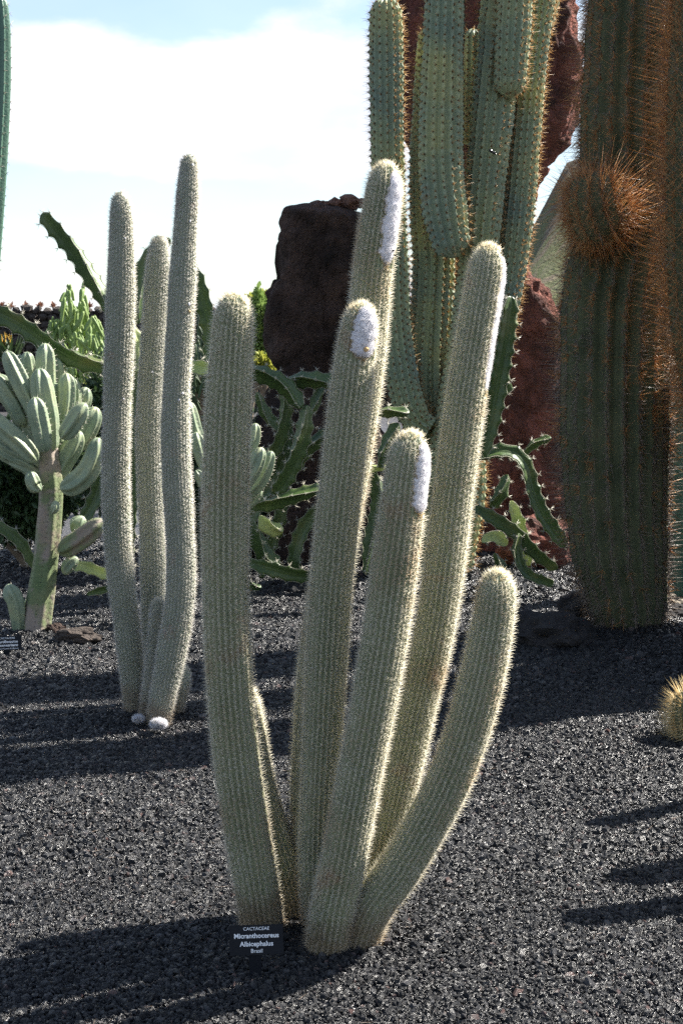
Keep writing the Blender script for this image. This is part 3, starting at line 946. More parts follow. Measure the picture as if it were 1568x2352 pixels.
# ---- the great spiny trunk at the right
YT = 8.75
trunk = thing('giant_spiny_cactus', 'massive dark ribbed trunk cactus with rust red spines and a round bristly side arm', 'cactus', (P(1445, 1460, YT)[0], YT, 0))
def spiny(parent, path, Y, r, n, name, label, ln, dens=1.0, crown_sp=M_rust, hang=.3, step=.03, rs=False, ge=True, pitch=.023, grey=.4, cap=.9, radial=9):
    s, o = add_stem(parent, path, Y, r, n, .15, M_trunk, name=name, step=step, cap=cap, wob=.012, seg=n * 7, sharp=1.3, ground_end=ge, round_start=rs)
    o['label'] = label
    ar = s.areoles(n, pitch / dens, jit=.1)
    fr = ar[4] / s.L
    gk = np.interp(fr, [0, .3, .5, 1], [.95, .8, .5, .45]) if grey == .4 else grey
    m = rng.random(len(ar[0])) < gk
    a1, a2 = [x[m] for x in ar], [x[~m] for x in ar]
    needles('grey_spines', *cat(starburst(a1, radial, .7, -.2, .9, ln * .4, .0010, hang * .5), starburst(a1, 2, 1.0, -.2, .6, ln, .0016, hang)), M_grey, o)
    needles('rust_spines', *cat(starburst(a2, radial, .8, -.1, .9, ln * .5, .0013, hang * .3), starburst(a2, 2, 1.3, -.1, .6, ln, .0018, hang * .5)), crown_sp, o)
    return s, o
spiny(trunk, [(1446, 1470), (1440, 1380), (1420, 1250), (1412, 1100), (1410, 950), (1412, 800), (1418, 680), (1440, 560), (1455, 420), (1455, 260), (1462, 100), (1468, -60), (1470, -300)], YT,
      [72, 92, 112, 122, 124, 126, 126, 122, 120, 122, 116, 112, 100], 21, 'trunk', 'thick ribbed main trunk', .14, hang=.35)
spiny(trunk, [(1410, 560), (1385, 520), (1372, 470), (1368, 420), (1368, 392)], YT - .30, [50, 72, 74, 62, 40], 15, 'side_arm', 'round bristly arm on the trunk', .19, dens=1.5, hang=.0, step=.02, rs=True, ge=False, grey=.08, cap=.8)
# its neighbour whose trunk stands outside the picture; its arms reach in at the right edge
YN = 7.8
neigh = thing('giant_spiny_cactus', 'rust spined cactus arms glowing orange along the right edge of the picture', 'cactus', (2.62, YN, 0))
def W(x, z, Y):   # world to pixel, for stems laid out in metres
    dz = EYE - z
    # inverse of P: solve for v
    tY = Y
    k = dz / tY
    v = (k * math.cos(PITCH) - math.sin(PITCH)) / (math.cos(PITCH) + k * math.sin(PITCH))
    t = tY / (math.cos(PITCH) - v * math.sin(PITCH))
    return (x / t * F + CX, v * F + CY)
spiny(neigh, [W(2.62, 0, YN), W(2.6, 1.0, YN), W(2.6, 2.2, YN), W(2.62, 3.6, YN), W(2.62, 5.0, YN), W(2.62, 6.2, YN)], YN, [130, 140, 140, 135, 130, 110], 15, 'trunk', 'main trunk', .075, hang=.1, pitch=.05, step=.06)
spiny(neigh, [(1710, 1080), (1646, 930), (1608, 790), (1592, 620), (1588, 400), (1592, 200), (1600, 20), (1604, -120)], YN + .2, [50, 62, 64, 62, 60, 58, 56, 46], 14, 'arm', 'glowing arm at the right edge', .24, dens=.85, hang=.05, ge=False, grey=.12, radial=7)
spiny(neigh, [W(2.3, 0, YN + .9), W(2.3, .8, YN + .9), W(2.25, 1.5, YN + .9), W(2.25, 1.9, YN + .9)], YN + .9, [100, 110, 105, 80], 14, 'basal_stem', 'low stem beside the trunk', .06, grey=.5, pitch=.05, step=.06)
spiny(neigh, [W(2.5, 0, YN + .45), W(2.48, 1, YN + .45), W(2.46, 1.6, YN + .45), W(2.46, 2.05, YN + .45)], YN + .45, [120, 130, 125, 90], 14, 'basal_stem', 'second low stem beside the trunk', .06, grey=.5, pitch=.05, step=.06)
# green ribbed column just visible behind, at the right edge
far_col = thing('ribbed_green_cactus', 'plain green ribbed column standing behind the massive trunk at the right edge', 'cactus', (P(1580, 1330, 10.2)[0], 10.2, 0))
s, o = add_stem(far_col, [(1585, 1350), (1582, 1200), (1578, 1050), (1576, 920), (1578, 840)], 10.2, [50, 52, 50, 46, 36], 14, .15, M_pole, step=.03, seg=98)
ar = s.areoles(14, .03, jit=.05)
needles('short_spines', *starburst(ar, 5, .6, 0, .8, .016, .0009), M_grey, o)

# ---- small golden spined cactus at the right edge
gp = G(1600, 1705)
gold = thing('golden_barrel_cactus', 'small round cactus with bright golden spines at the right edge on the gravel', 'cactus', (gp[0], gp[1], 0))
YG = gp[1] + .02
s, o = add_stem(gold, [(1606, 1722), (1604, 1690), (1598, 1645), (1586, 1600), (1582, 1582)], YG, [44, 56, 60, 46, 30], 16, .14, M_trunk, step=.01, cap=.9, seg=112, wob=.0)
o['label'] = 'dark green ribbed body'
ar = s.areoles(16, .013, jit=.1)
needles('golden_spines', *cat(starburst(ar, 7, .7, .1, .9, .028, .0009), starburst(ar, 3, 1.5, .25, .5, .075, .0014)), M_gold, o)
# off to the right: column cacti whose shadows fall into the picture
for k, (x, y, h, r, lean) in enumerate([(1.66, 5.60, .92, .055, -.03), (1.58, 4.98, .90, .075, .0), (1.28, 4.56, .80, .06, .02)]):
    lb = ['tallest golden spined column beside the gravel, just outside the right edge', 'middle golden spined column just outside the right edge', 'nearest golden spined column just outside the right edge'][k]
    t = thing('golden_column_cactus', lb, 'cactus', (x, y, 0), 'golden columns beyond the right edge')
    s, o = add_stem(t, [W(x, 0, y), W(x + lean * .4, h * .5, y), W(x + lean, h, y)], y, [r * F / y] * 3, 14, .15, M_main, step=.02, seg=70)
    ar = s.areoles(14, .016, jit=.1)
    needles('golden_spines', *starburst(ar, 5, .8, .1, .8, .022, .0008), M_gold, o)

# ---- tall pole cactus at the left edge
pole = thing('pole_cactus', 'tall smooth blue green pole cactus cut by the left edge of the picture', 'cactus', (P(-70, 1900, 5.6)[0], 5.6, 0))
s, o = add_stem(pole, [(-95, 1850), (-95, 1500), (-80, 1100), (-58, 800), (-36, 520), (-24, 360), (-16, 200), (-14, 80), (-14, -24)], 5.6, [42, 42, 42, 42, 42, 41, 40, 38, 30], 7, .36, M_pole, step=.02, seg=84, sharp=1.3)
ar = s.areoles(7, .035, jit=.1)
needles('spines', *starburst(ar, 5, .7, -.1, .8, .016, .0007), M_grey, o)
p, nn, T, Bn = ar[:4]

# ---- powdery blue green branching cactus, left
def fingers(parent, defs, Y, sides=6):
    for d_ in defs:
        pth, r, dy = d_[0], d_[1], d_[2]
        rr = r if hasattr(r, '__len__') else [r * .62] + [r] * (len(pth) - 1)
        m_ = d_[3] if len(d_) > 3 else M_glauc
        nm = d_[4] if len(d_) > 4 else 'finger_stem'
        s, o = add_stem(parent, pth, Y + dy, rr, sides, .12 if nm == 'trunk' else .27, m_, name=nm, step=.02, cap=1.3, seg=60, sharp=1.3, ground_end=pth[0][1] > 1400, off=rng.random(), wob=.02,
                        round_start=pth[0][1] < 1400)
        ar = s.areoles(sides, .03, jit=.1, off=0)
        # areoles follow the ridges
        n_ = sides
        needles('spines', *cat(starburst(ar, 4, .7, 0, .9, .009, .0008), starburst(ar, 1, 1.2, 0, .3, .018, .0009)), M_black if m_ is M_glaucold else M_whsp, o)
YM = 8.7
myr = thing('branching_finger_cactus', 'powdery blue green cactus with many stubby upright fingers on a thick old stem, left', 'cactus', (P(88, 1460, YM)[0], YM, 0))
fingers(myr, [
    ([(80, 1478), (90, 1400), (104, 1300), (112, 1220), (118, 1130), (112, 1040), (108, 1000)], [36, 33, 30, 30, 28, 24, 20], 0, M_glaucold, 'trunk'),
    ([(104, 1040), (96, 990), (87, 950), (80, 912)], [18, 24, 25, 19], -.18),
    ([(112, 1080), (95, 1040), (80, 1000), (60, 930), (48, 880)], [24, 26, 25, 24, 18], .08),
    ([(116, 1090), (120, 1030), (128, 960), (130, 880)], [24, 26, 26, 18], .12),
    ([(118, 1120), (140, 1070), (165, 1030), (185, 990)], [24, 26, 25, 18], .05),
    ([(112, 1100), (80, 1080), (50, 1062), (20, 1060)], [22, 24, 22, 16], .1),
    ([(100, 1000), (75, 930), (55, 860), (40, 815)], [20, 23, 23, 17], .25),
    ([(130, 1050), (150, 1000), (185, 930), (200, 890)], [20, 23, 23, 17], .3),
    ([(110, 960), (125, 900), (128, 850), (126, 820)], [18, 22, 22, 16], .3),
    ([(118, 1040), (110, 960), (98, 900), (90, 846)], [20, 27, 28, 20], -.02),
    ([(108, 950), (106, 880), (105, 830), (104, 788)], [20, 24, 25, 19], .15),
    ([(85, 960), (58, 900), (34, 850), (14, 806)], [18, 24, 24, 18], .0),
    ([(78, 900), (68, 860), (62, 808)], [16, 18, 15], .2),
    ([(140, 990), (152, 930), (154, 890), (152, 856)], [18, 22, 23, 17], .1),
    ([(170, 950), (172, 900), (166, 866)], [14, 16, 12], .22),
    ([(142, 1008), (160, 985), (180, 955), (197, 926)], [18, 24, 25, 19], -.15),
    ([(60, 980), (35, 930), (12, 895), (-8, 860)], [18, 24, 25, 19], .05),
    ([(86, 1060), (50, 1020), (10, 985), (-25, 950)], [20, 25, 26, 20], -.1),
    ([(90, 1075), (55, 1058), (15, 1040), (-20, 1010)], [16, 22, 22, 16], .1),
    ([(105, 1010), (60, 960), (30, 920), (-10, 900)], [16, 22, 22, 16], .2),
    ([(138, 1122), (170, 1112), (200, 1085), (218, 1045), (226, 1005)], [20, 27, 28, 26, 19], -.12),
    ([(150, 1040), (185, 1010), (205, 975), (222, 935)], [18, 26, 26, 20], .15),
    ([(95, 1128), (78, 1112), (70, 1082)], [14, 18, 15], -.1),
    ([(135, 1270), (165, 1252), (200, 1228), (238, 1195)], [22, 27, 28, 22], -.05, M_glaucold),
    ([(166, 1222), (180, 1205), (192, 1186)], [14, 22, 18], .15),
    ([(148, 1320), (158, 1300), (178, 1280)], [8, 17, 12], .0),
    ([(46, 1410), (38, 1390), (28, 1365), (18, 1342)], [14, 22, 24, 18], -.02),
    ([(120, 1180), (128, 1165), (128, 1150)], [8, 12, 9], -.25),
    ([(56, 1395), (62, 1385), (62, 1376)], [6, 9, 7], 0.1),
], YM)
myr2 = thing('branching_finger_cactus', 'second blue green finger cactus, half hidden behind the leftmost thick column', 'cactus', (P(520, 1300, 9.3)[0], 9.3, 0))
fingers(myr2, [
    ([(520, 1405), (520, 1300), (515, 1200), (510, 1120)], [30, 28, 26, 20], 0, M_glaucold, 'trunk'),
    ([(470, 1040), (450, 1000), (438, 960), (433, 922)], [16, 20, 20, 14], 0),
    ([(490, 1100), (468, 1060), (455, 1020), (450, 992)], [14, 18, 19, 14], -.1),
    ([(500, 1140), (470, 1110), (450, 1080)], [14, 16, 12], .1),
    ([(540, 1080), (565, 1040), (582, 1010), (588, 972)], [16, 18, 18, 13], 0),
    ([(530, 1140), (560, 1110), (585, 1070), (602, 1028)], [16, 20, 20, 15], -.1),
    ([(548, 1150), (590, 1115), (610, 1080), (624, 1036)], [16, 19, 18, 13], .05),
    ([(550, 1170), (580, 1150), (600, 1125)], [12, 14, 10], .15),
    ([(515, 1060), (512, 1010), (510, 960)], [16, 18, 13], .1),
], 9.3)

# ---- three winged climbing cacti
def winged(parent, defs, Y):
    for d_ in defs:
        pth, r, dy = d_[0], d_[1], d_[2]
        m_ = d_[3] if len(d_) > 3 else M_tri
        Y1 = d_[4] if len(d_) > 4 else None
        lam = .085
        ph = rng.uniform(0, 6)
        rot = rng.uniform(0, 2.1)
        Yk = Y + dy
        pts = [P(x, y, Yk) for x, y in pth]
        if Y1 is not None:
            for i in range(len(pts)):
                pts[i] = P(pth[i][0], pth[i][1], Yk + (Y1) * i / (len(pts) - 1))
        for q in pts:
            q[2] = max(q[2], .02 + r / F * Yk * .3)
        rad = [r * .55 / F * Yk] + [r / F * Yk] * (len(pts) - 2) + [r * .8 / F * Yk]
        def prof(th, S, f, ph=ph, rot=rot):
            tt = (th - rot - .9 * f)
            q = np.abs(((tt * 3 / (2 * math.pi)) + .5) % 1 - .5) * 2      # 0 on a wing, 1 in a furrow
            wv = 1 - .27 * np.abs(np.sin(math.pi * S / lam + ph)) ** .7 * 1.0
            core = .30
            return core + (1.12 * wv - core) * np.exp(-(q / .24) ** 1.4)
        s = Sweep(pts, rad, step=.012, cap=1.0, prof=prof, seg=54, round_start=True)
        o = link('winged_arm', s.mesh('winged_arm'), m_, parent)
        rows = np.arange(.02, s.L - .01, lam)
        rows = (np.floor((rows + ph * lam / math.pi) / lam) * lam - ph * lam / math.pi) % s.L
        S, K = np.meshgrid(rows, np.arange(3), indexing='ij')
        S, K = S.ravel(), K.ravel()
        TH = rot + .9 * S / s.L + K * 2 * math.pi / 3
        ar = s.surf(S, TH)
        needles('spines', *starburst(ar, 7, .9, 0, .9, .030, .0017), M_whsp, o)
        # pale corky edge along each wing: a thin bead
        SS = np.linspace(.01, s.L - .01, max(8, int(s.L / .012)))
        for k in range(3):
            pp, n3, T3, B3 = s.surf(SS, rot + .9 * SS / s.L + k * 2 * math.pi / 3)
            w_ = .0017
            V = np.stack([pp + n3 * w_, pp + B3 * w_ - n3 * w_ * .5, pp - B3 * w_ - n3 * w_ * .5], 1).reshape(-1, 3)
            i = (np.arange(len(SS) - 1) * 3)[:, None]
            Q = np.concatenate([np.hstack([i + a, i + (a + 1) % 3, i + 3 + (a + 1) % 3, i + 3 + a]) for a in range(3)])
            link('wing_edge', make_mesh('wing_edge', V, Q), M_edge, o)

tl = thing('winged_climbing_cactus', 'three winged green cactus with long spiny arms reaching into the sky behind the slender columns', 'cactus', (P(290, 1340, 9.2)[0], 9.2, 0))
winged(tl, [
    ([(262, 735), (236, 680), (205, 630), (175, 580), (135, 530), (97, 490)], 24, .0),
    ([(-60, 700), (0, 722), (60, 752), (130, 800), (190, 828), (245, 842)], 27, -.2),
    ([(245, 842), (330, 845), (420, 842), (500, 850)], 22, .1, M_tripale_sun),
    ([(316, 745), (320, 670), (332, 615), (360, 575), (392, 548)], 22, .1),
    ([(430, 590), (455, 650), (478, 720), (490, 790), (480, 850)], 26, .2),
    ([(240, 700), (285, 740), (320, 800), (330, 880)], 20, .1, M_tripale_sun),
    ([(235, 690), (290, 800), (310, 950), (300, 1100), (290, 1330)], 24, .3),
    ([(-50, 1200), (5, 1215), (50, 1248), (84, 1305)], 17, .1),
    ([(150, 1308), (190, 1300), (250, 1318), (300, 1325)], 17, .3, M_tripale_sun),
    ([(200, 1365), (250, 1350), (290, 1340)], 13, -.1),
    ([(250, 960), (240, 1080), (215, 1160), (175, 1230)], 22, .5),
], 9.2)
tm = thing('winged_climbing_cactus', 'tangle of winged green arms in front of the flat topped dark rock', 'cactus', (P(660, 1330, 10.3)[0], 10.3, 0))
winged(tm, [
    ([(500, 840), (560, 848), (612, 862), (655, 888), (692, 938)], 27, .0),
    ([(640, 893), (680, 873), (720, 872), (775, 880)], 25, .1),
    ([(705, 930), (697, 985), (680, 1040), (655, 1095), (630, 1135)], 26, .0),
    ([(652, 870), (655, 940), (640, 1010), (615, 1060)], 20, .3),
    ([(770, 980), (730, 1010), (690, 1050), (665, 1090)], 20, .35),
    ([(750, 870), (735, 900), (715, 950)], 17, .3),
    ([(575, 1165), (625, 1155), (680, 1138), (740, 1122)], 22, -.1),
    ([(596, 1185), (618, 1208), (650, 1222)], 25, -.2, M_tripale_sun),
    ([(575, 1190), (590, 1230), (610, 1275), (640, 1300)], 26, -.05),
    ([(560, 1290), (620, 1306), (680, 1318), (745, 1318)], 22, -.1),
    ([(560, 1330), (580, 1345), (600, 1350)], 13, -.2),
    ([(840, 1320), (850, 1250), (870, 1150), (850, 1060)], 22, .2),
    ([(600, 1340), (615, 1260), (640, 1180), (630, 1100)], 22, .4),
    ([(690, 1340), (680, 1280), (700, 1210), (740, 1160)], 22, .35),
    ([(560, 1250), (600, 1150), (650, 1060), (660, 960)], 21, .5),
    ([(720, 1300), (760, 1230), (800, 1180)], 18, .3),
    ([(590, 900), (610, 950), (640, 990)], 18, .45),
    ([(560, 1100), (590, 1060), (640, 1030)], 18, .4),
], 10.3)
tr_ = thing('winged_climbing_cactus', 'sprawling winged green cactus between the tall right column and the massive trunk', 'cactus', (P(1160, 1330, 10.4)[0], 10.4, 0))
winged(tr_, [
    ([(1112, 1050), (1130, 960), (1146, 860), (1160, 760), (1170, 680)], 27, -.3),
    ([(1150, 905), (1160, 893), (1172, 880)], 16, -.3),
    ([(1090, 1055), (1140, 1040), (1180, 1045), (1206, 1075), (1218, 1120), (1240, 1175), (1268, 1215), (1298, 1255)], 22, -.1),
    ([(1195, 1050), (1225, 1020), (1265, 1005)], 13, .1),
    ([(1085, 1165), (1130, 1190), (1185, 1225), (1225, 1265), (1280, 1306)], 20, -.2),
    ([(1172, 1150), (1190, 1200), (1205, 1250), (1216, 1300)], 20, .1, M_tripale_sun),
    ([(1190, 1225), (1185, 1270), (1205, 1315), (1270, 1342)], 16, -.25),
    ([(1165, 1090), (1150, 1130), (1125, 1165)], 20, .1),
    ([(1105, 1245), (1135, 1235), (1165, 1250)], 20, .0, M_tripale_sun),
    ([(1135, 1270), (1150, 1300), (1155, 1320)], 15, .0),
    ([(840, 950), (890, 945), (940, 948)], 17, -.2),
    ([(870, 1075), (880, 1040), (895, 1005), (915, 972)], 20, -.2),
    ([(820, 1072), (850, 1075), (890, 1072)], 12, -.1, M_tripale_sun),
    ([(860, 1100), (880, 1140), (900, 1200), (890, 1310)], 20, .1),
], 10.4)

# ---- finger shrub and other bushes
def finger_bush(name, label, x0, x1, ytop, ybot, Y, n, m, h=.28, r=.026):
    t = thing(name, label, 'shrub', (P((x0 + x1) / 2, ybot, Y)[0], Y, 0))
    VV, FF, off = [], [], 0
    a = np.arange(6) * math.pi / 3
    for k in range(n):
        f = rng.random()
        x = x0 + (x1 - x0) * rng.random()
        mid = 1 - abs((x - (x0 + x1) / 2) / ((x1 - x0) / 2)) ** 2
        top = ybot + (ytop - ybot) * (.35 + .65 * mid) * (.25 + .75 * f) * rng.uniform(.78, 1.08) * (1 + .16 * math.sin(x * .16 + x0))
        dy = rng.uniform(-.7, .7)
        b = P(x, top, Y + dy)
        ln = h * rng.uniform(.6, 1.3)
        rr = r * rng.uniform(.7, 1.2)
        d = unit(np.array([rng.normal(0, .34) + (x - (x0 + x1) / 2) / (x1 - x0) * .8, rng.normal(0, .25), 1.0]))
        si = unit(np.cross(d, [0, 1.0, 0.1]))
        fr = np.cross(d, si)
        for q, rq in ((-ln, .75), (-ln * .4, 1.0), (-.25 * ln * .5, .85), (0, .3)):
            star = np.where(np.arange(6) % 2 == 0, 1.0, .72)
            VV.append(b + d * q + (si * np.cos(a)[:, None] + fr * np.sin(a)[:, None]) * (rr * rq * star)[:, None])
        j = np.arange(6)
        kk = (j + 1) % 6
        for lv in range(3):
            FF.append(np.stack([off + lv * 6 + j, off + lv * 6 + kk, off + lv * 6 + 6 + kk, off + lv * 6 + 6 + j], 1))
        FF.append(np.array([[off + 18, off + 19, off + 20, off + 21], [off + 18, off + 21, off + 22, off + 23]]))
        off += 24
    link('fingers', make_mesh('fingers', np.vstack(VV), np.vstack(FF), None, True), m, t, kind='stuff')
    for k in range(5):
        xx = x0 + (x1 - x0) * (k + .5) / 5
        s = Sweep([[P((x0 + x1) / 2, ybot, Y)[0], Y, -.05], P((xx + (x0 + x1) / 2) / 2, (ytop + ybot) / 2 + 20, Y), P(xx, ytop * .5 + ybot * .5, Y)], [.05, .04, .03], step=.1, seg=10)
        link('woody_stem', s.mesh('woody_stem'), M_bark, t)
    return t
YS = 19.0
finger_bush('finger_shrub', 'bright green shrub of upright finger stems in front of the dark wall, left', 96, 245, 668, 860, YS, 430, M_euph, .22, .026)
finger_bush('finger_shrub', 'lower light green finger shrub behind the blue green cactus, left', 150, 260, 740, 900, YS - 1.5, 330, M_euph, .2, .022)
finger_bush('finger_shrub', 'small yellowish finger shrub low beside the leftmost slender column', 170, 240, 858, 920, YS - 3, 120, M_leafyl, .12, .018)
finger_bush('finger_shrub', 'green bush seen between the tallest slender column and the leftmost thick one', 430, 510, 700, 950, YS - 2, 300, M_leafdk, .15, .02)

def bush(name, label, cx_, cy_, rx, ry, Y, n, m, leaf=.05):
    base = P(cx_, cy_, Y)
    t = thing(name, label, 'bush', (base[0], Y, 0))
    th = rng.uniform(0, 6.28, n)
    ct = rng.uniform(-1, 1, n)
    rr = rng.uniform(.45, 1, n) ** .5
    X = np.stack([np.sqrt(1 - ct ** 2) * np.cos(th), np.sqrt(1 - ct ** 2) * np.sin(th), ct], 1) * rr[:, None]
    k = np.array([noise.noise(Vector(v * 2.3)) for v in X])
    X = X * (1 + .5 * k)[:, None]
    sc_ = np.array([rx / F * Y, min(rx / F * Y, .8), ry / F * Y])
    c = base + X * sc_
    c[:, 2] = np.maximum(c[:, 2], .02)
    d = unit(X + rng.normal(0, .7, X.shape))
    a = unit(np.cross(d, rng.normal(0, 1, X.shape)))
    b = np.cross(d, a)
    L_ = leaf * rng.uniform(.6, 1.4, n)[:, None]
    V = np.stack([c, c + d * L_ * .5 + a * L_ * .25 + b * L_ * .05, c + d * L_, c + d * L_ * .5 - a * L_ * .25 + b * L_ * .05], 1).reshape(-1, 3)
    i = (np.arange(n) * 4)[:, None]
    link('foliage', make_mesh('foliage', V, None, np.concatenate([np.hstack([i, i + 1, i + 2]), np.hstack([i, i + 2, i + 3])]), False), m, t, kind='stuff')
    for q in range(4):
        s = Sweep([[base[0] + rng.normal(0, .05), Y, -.05], [base[0] + rng.normal(0, .15), Y, base[2] * .6], base + np.array([rng.normal(0, .2), 0, 0])], [.03, .025, .015], step=.08, seg=8)
        link('branch', s.mesh('branch'), M_bark, t)
bush('dark_bush', 'very dark green bush behind the finger cactus at the left edge', 60, 1110, 130, 115, 11.5, 14000, M_leafdk, .06)
bush('dark_bush', 'dark green bush low between the slender columns and the dark rock', 520, 1150, 120, 190, 12.0, 14000, M_leafdk, .06)
bush('dark_bush', 'dark bush behind the slender columns, under the winged arm', 260, 1000, 120, 150, 12.5, 12000, M_leafdk, .06)
bush('leafy_bush', 'green bush beside the left side of the dark rock', 600, 770, 36, 85, 16.0, 9000, M_euph, .06)
bush('leafy_bush', 'yellow green bush tuft low beside the dark rock', 602, 842, 24, 22, 15.0, 2500, M_leafyl, .05)
bush('leafy_bush', 'pale bushy plants on the wall top left of the dark rock', 605, 690, 36, 11, 40.0, 1500, M_leafyl, .16)
# orange flowering aloe by the wall
al = thing('flowering_aloe', 'low plant with orange yellow flower spikes at the left edge before the wall', 'plant', (P(12, 800, 20)[0], 20, 0))
it = [(P(rng.uniform(-10, 30), rng.uniform(790, 800), 20), (rng.normal(0, .15), 0, 1), .16, .035) for _ in range(14)]
link('flower_spikes', leaf_mesh('flower_spikes', it), skin('orange petals', [(.3, (.55, .3, .03)), (.7, (.6, .42, .06))]), al, kind='stuff')
it = [(P(rng.uniform(-20, 40), 830, 20), (rng.normal(0, .5), rng.normal(0, .3), 1), .35, .06) for _ in range(40)]
link('leaves', leaf_mesh('leaves', it), M_leafdk, al, kind='stuff')

# ---- loose rocks
def boulder(label, x, y, r, Y, m, sc_=(1.2, 1, .7), seed=0, name='boulder'):
    me = blob_mesh(name, np.array(sc_) * r / F * Y, .45, 1.3, seed, ICO4, False, 6)
    o = link(name, me, m, label=label, category='rock')
    p = P(x, y, Y)
    o.location = (p[0], p[1], max(p[2], 0))
    return o
boulder('large black boulder at the foot of the massive spiny trunk', 1270, 1455, 66, G(1270, 1482)[1], M_rockblk, (1.3, 1, .75), 4)
boulder('smaller black boulder tucked between the large one and the trunk', 1322, 1392, 40, 8.9, M_rockblk, (1.0, 1, .75), 9)
boulder('brown lava rock on the gravel right of the old finger cactus stem', 176, 1462, 32, G(170, 1480)[1], M_rockpale if False else rockmat('grey brown lava', [(.3, (.04, .034, .03)), (.7, (.12, .095, .08))], bump=.015, bs=25), (1.7, 1, .62), 12)
boulder('small black lava rock touching the old finger cactus stem', 132, 1452, 22, G(135, 1472)[1] + .1, M_rockdark, (1.2, 1, .8), 15)
boulder('sunlit pale stone at the left edge beneath the dark bush', 12, 1196, 28, 12.0, M_rockpale, (1.5, 1, .6), 21)
boulder('smaller pale stone right of the sunlit one under the dark bush', 62, 1212, 14, 12.0, M_rockpale, (1.5, 1, .6), 22)
boulder('pale stone glimpsed between the middle and the front thick columns', 828, 1252, 26, 10.9, M_rockpale, (.7, 1, 1.4), 23)
boulder('sunlit stone behind the right side of the massive trunk', 1536, 1382, 22, 9.6, M_rockpale, (1.3, 1, .7), 24)
boulder('dark stone behind the massive trunk at the right edge', 1560, 1420, 42, 9.2, M_rockblk, (1.3, 1, .7), 25)
boulder('dark lava rock beneath the sprawling winged cactus', 1230, 1250, 70, 11.6, M_rockred, (1.2, .8, .9), 27)
boulder('dark lava rock low behind the front thick column', 880, 1240, 80, 11.8, M_rockdark, (1.2, .8, 1.3), 28)

# ------------------------------------------------------------------ name labels
M_plate = skin('matt black plastic', [(.3, (.006, .008, .012)), (.7, (.010, .012, .017))], scale=20, spec=.2, rough=.5, bump=.0003, bscale=300)
M_letter = skin('white engraved print', [(.3, (.85, .87, .9)), (.7, (.9, .92, .93))], scale=20, rough=.6)
def box_mesh(name, w_, d, h, z0=0.0, taper=1.0):
    import bmesh
    bm = bmesh.new()
    bmesh.ops.create_cube(bm, size=1)
    for v in bm.verts:
        v.co.x *= w_ * (taper if v.co.z < 0 else 1)
        v.co.y *= d
        v.co.z = v.co.z * h + h / 2 + z0
    bmesh.ops.bevel(bm, geom=bm.edges[:], offset=min(w_, d, h) * .18, segments=2, affect='EDGES')
    me = bpy.data.meshes.new(name)
    bm.to_mesh(me)
    bm.free()
    return me
def name_label(label, loc, w_, h, stake_h, lines, tilt, rz, roll=0):
    t = thing('name_label', label, 'sign', loc)
    t.rotation_euler = (0, 0, rz)
    pl = bpy.data.objects.new('plate', box_mesh('plate', w_, .004, h))
    COL.objects.link(pl)
    pl.data.materials.append(M_plate)
    pl.parent = t
    pl.location = (0, 0, stake_h)
    pl.rotation_euler = (tilt, roll, 0)
    st = bpy.data.objects.new('stake', box_mesh('stake', w_ * .24, .004, stake_h + .02, -.03, .9))
    COL.objects.link(st)
    st.data.materials.append(M_plate)
    st.parent = t
    st.location = (-w_ * .03, .0045, .01)
    for txt, size, z, bold in lines:
        cu = bpy.data.curves.new('lettering', 'FONT')
        cu.body = txt
        cu.align_x = 'CENTER'
        cu.size = size
        cu.extrude = .0002
        cu.offset = size * (.022 if bold else .004)
        cu.resolution_u = 3
        tmp = bpy.data.objects.new('lettering', cu)
        COL.objects.link(tmp)
        dg = bpy.context.evaluated_depsgraph_get()
        me = bpy.data.meshes.new_from_object(tmp.evaluated_get(dg))
        bpy.data.objects.remove(tmp)
        me.materials.clear()
        me.materials.append(M_letter)
        o = bpy.data.objects.new('lettering', me)
        COL.objects.link(o)
        o.parent = pl
        o.location = (0, -.0023, z)
        o.rotation_euler = (math.pi / 2, 0, 0)
        o['label'] = 'white line of print reading ' + txt
sp = G(592, 2240)
u_ = sp[1] / F
W_ = 127 * u_
name_label('black name label reading Micranthocereus Albicephalus at the foot of the big clump', (P(590, 2190, sp[1])[0], sp[1], 0), W_, 70 * u_, P(590, 2193, sp[1])[2],
           [('CACTACEAE', 10.8 * u_, 58 * u_, False), ('Micranthocereus', 15.6 * u_, 40 * u_, True), ('Albicephalus', 15.6 * u_, 21 * u_, True), ('Brasil', 13 * u_, 5.5 * u_, False)], -.16, .05, D(-1.2))
sp = G(24, 1512)
u_ = sp[1] / F
name_label('black name label reading Myrtillocactus Geometrizans beside the old finger cactus stem', (P(18, 1490, sp[1])[0], sp[1], 0), 66 * u_, 34 * u_, P(18, 1494, sp[1])[2],
           [('CACTACEAE', 6.2 * u_, 26.5 * u_, False), ('Myrtillocactus', 8.6 * u_, 17.6 * u_, True), ('Geometrizans', 8.6 * u_, 9.4 * u_, True), ('Mexico: Centro de Mexico', 4.6 * u_, 3 * u_, False)], -.16, .1, D(-2))

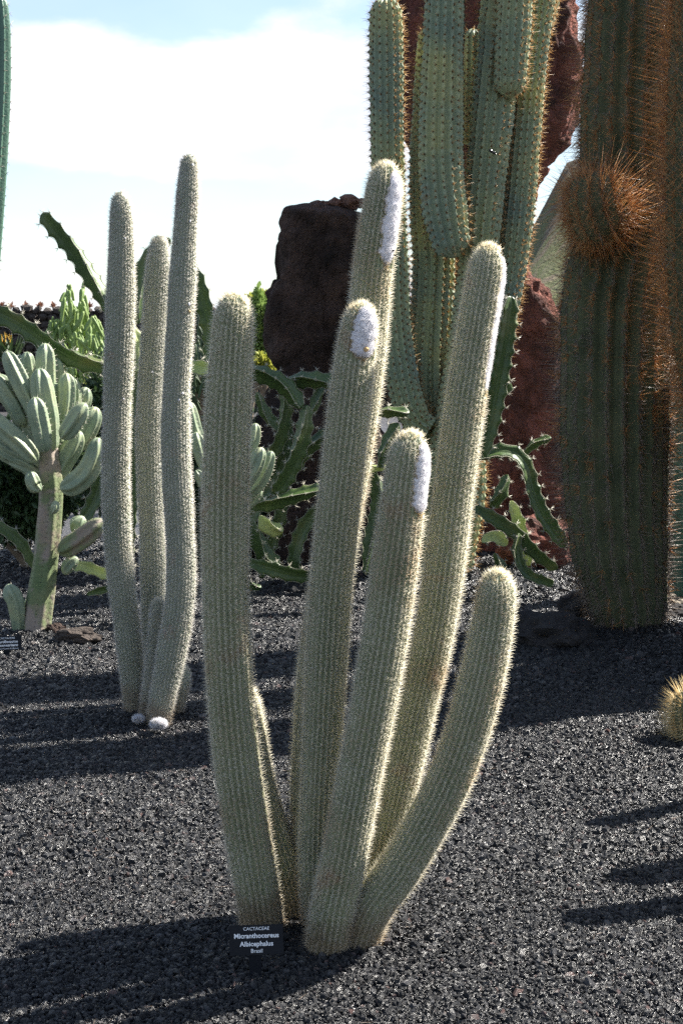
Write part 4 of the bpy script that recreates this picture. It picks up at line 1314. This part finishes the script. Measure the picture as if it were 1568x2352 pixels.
# ------------------------------------------------------------------ insects and small debris
M_bug = skin('glossy black shell', [(.3, (.006, .006, .007)), (.7, (.012, .012, .013))], rough=.2)
def insect(label, p, s, rz=0):
    t = thing('insect', label, 'insect', p, 'black insects on the cacti')
    t.rotation_euler = (0, .4, rz)
    for nm, sc_, x in (('abdomen', (.5, .3, .28), -.45), ('thorax', (.28, .26, .24), .15), ('head', (.2, .2, .18), .52)):
        o = bpy.data.objects.new(nm, make_mesh(nm, ICO2[0] * np.array(sc_) * s, None, ICO2[1]))
        COL.objects.link(o)
        o.data.materials.append(M_bug)
        o.parent = t
        o.location = (x * s, 0, 0)
    b = np.array([[x, y, -.05] for x in (-.1, .15, .35) for y in (-.2, .2)]) * s
    d = np.array([[x * .6, y * 4, -.5] for x in (-.6, .1, .8) for y in (-.2, .2)])
    o = needles('leg', b, d, .6 * s, .04 * s, M_bug, t, kind=None)
    o.location = (0, 0, 0)
def on(s, px, py, Y, th, lift):
    q = s.surf(np.array([s.near(P(px, py, Y))]), np.array([D(th)]))
    return q[0][0] + q[1][0] * lift
s3, s6 = MAIN[2][0], MAIN[5][0]
insect('black insect on the right edge of the tallest column wool', on(s3, 866, 519, 4.29, 82, .010), .0085, .8)
insect('upper insect of the pair low on the tallest column wool', on(s3, 860, 571, 4.29, 55, .010), .0085, 2.5)
insect('lower insect of the pair low on the tallest column wool', on(s3, 859, 578, 4.29, 72, .012), .008, .3)
insect('tiny black insect on the left side of the tallest column', on(s3, 869, 519, 4.29, -65, .008), .005, .3)
insect('black insect on the wool edge of the tall right column', on(s6, 1102, 684, 4.28, 84, .010), .006, .3)
insect('black insect before the greenish blue column', P(1132, 350, 10.75), .04, .5)

# dry spines and twigs dropped on the gravel
q = np.stack([rng.uniform(-1.0, 1.1, 260), rng.uniform(3.0, 6.5, 260), np.zeros(260)], 1)
q[:, 2] = gz(q[:, 0], q[:, 1]) + .008
dd = np.stack([rng.normal(0, 1, 260), rng.normal(0, 1, 260), rng.normal(0, .12, 260)], 1)
lit = needles('dry_litter', q, dd, rng.uniform(.012, .05, 260), .0009, M_grey, None)
lit['label'] = 'dry fallen spines scattered over the black gravel'
lit['category'] = 'litter'
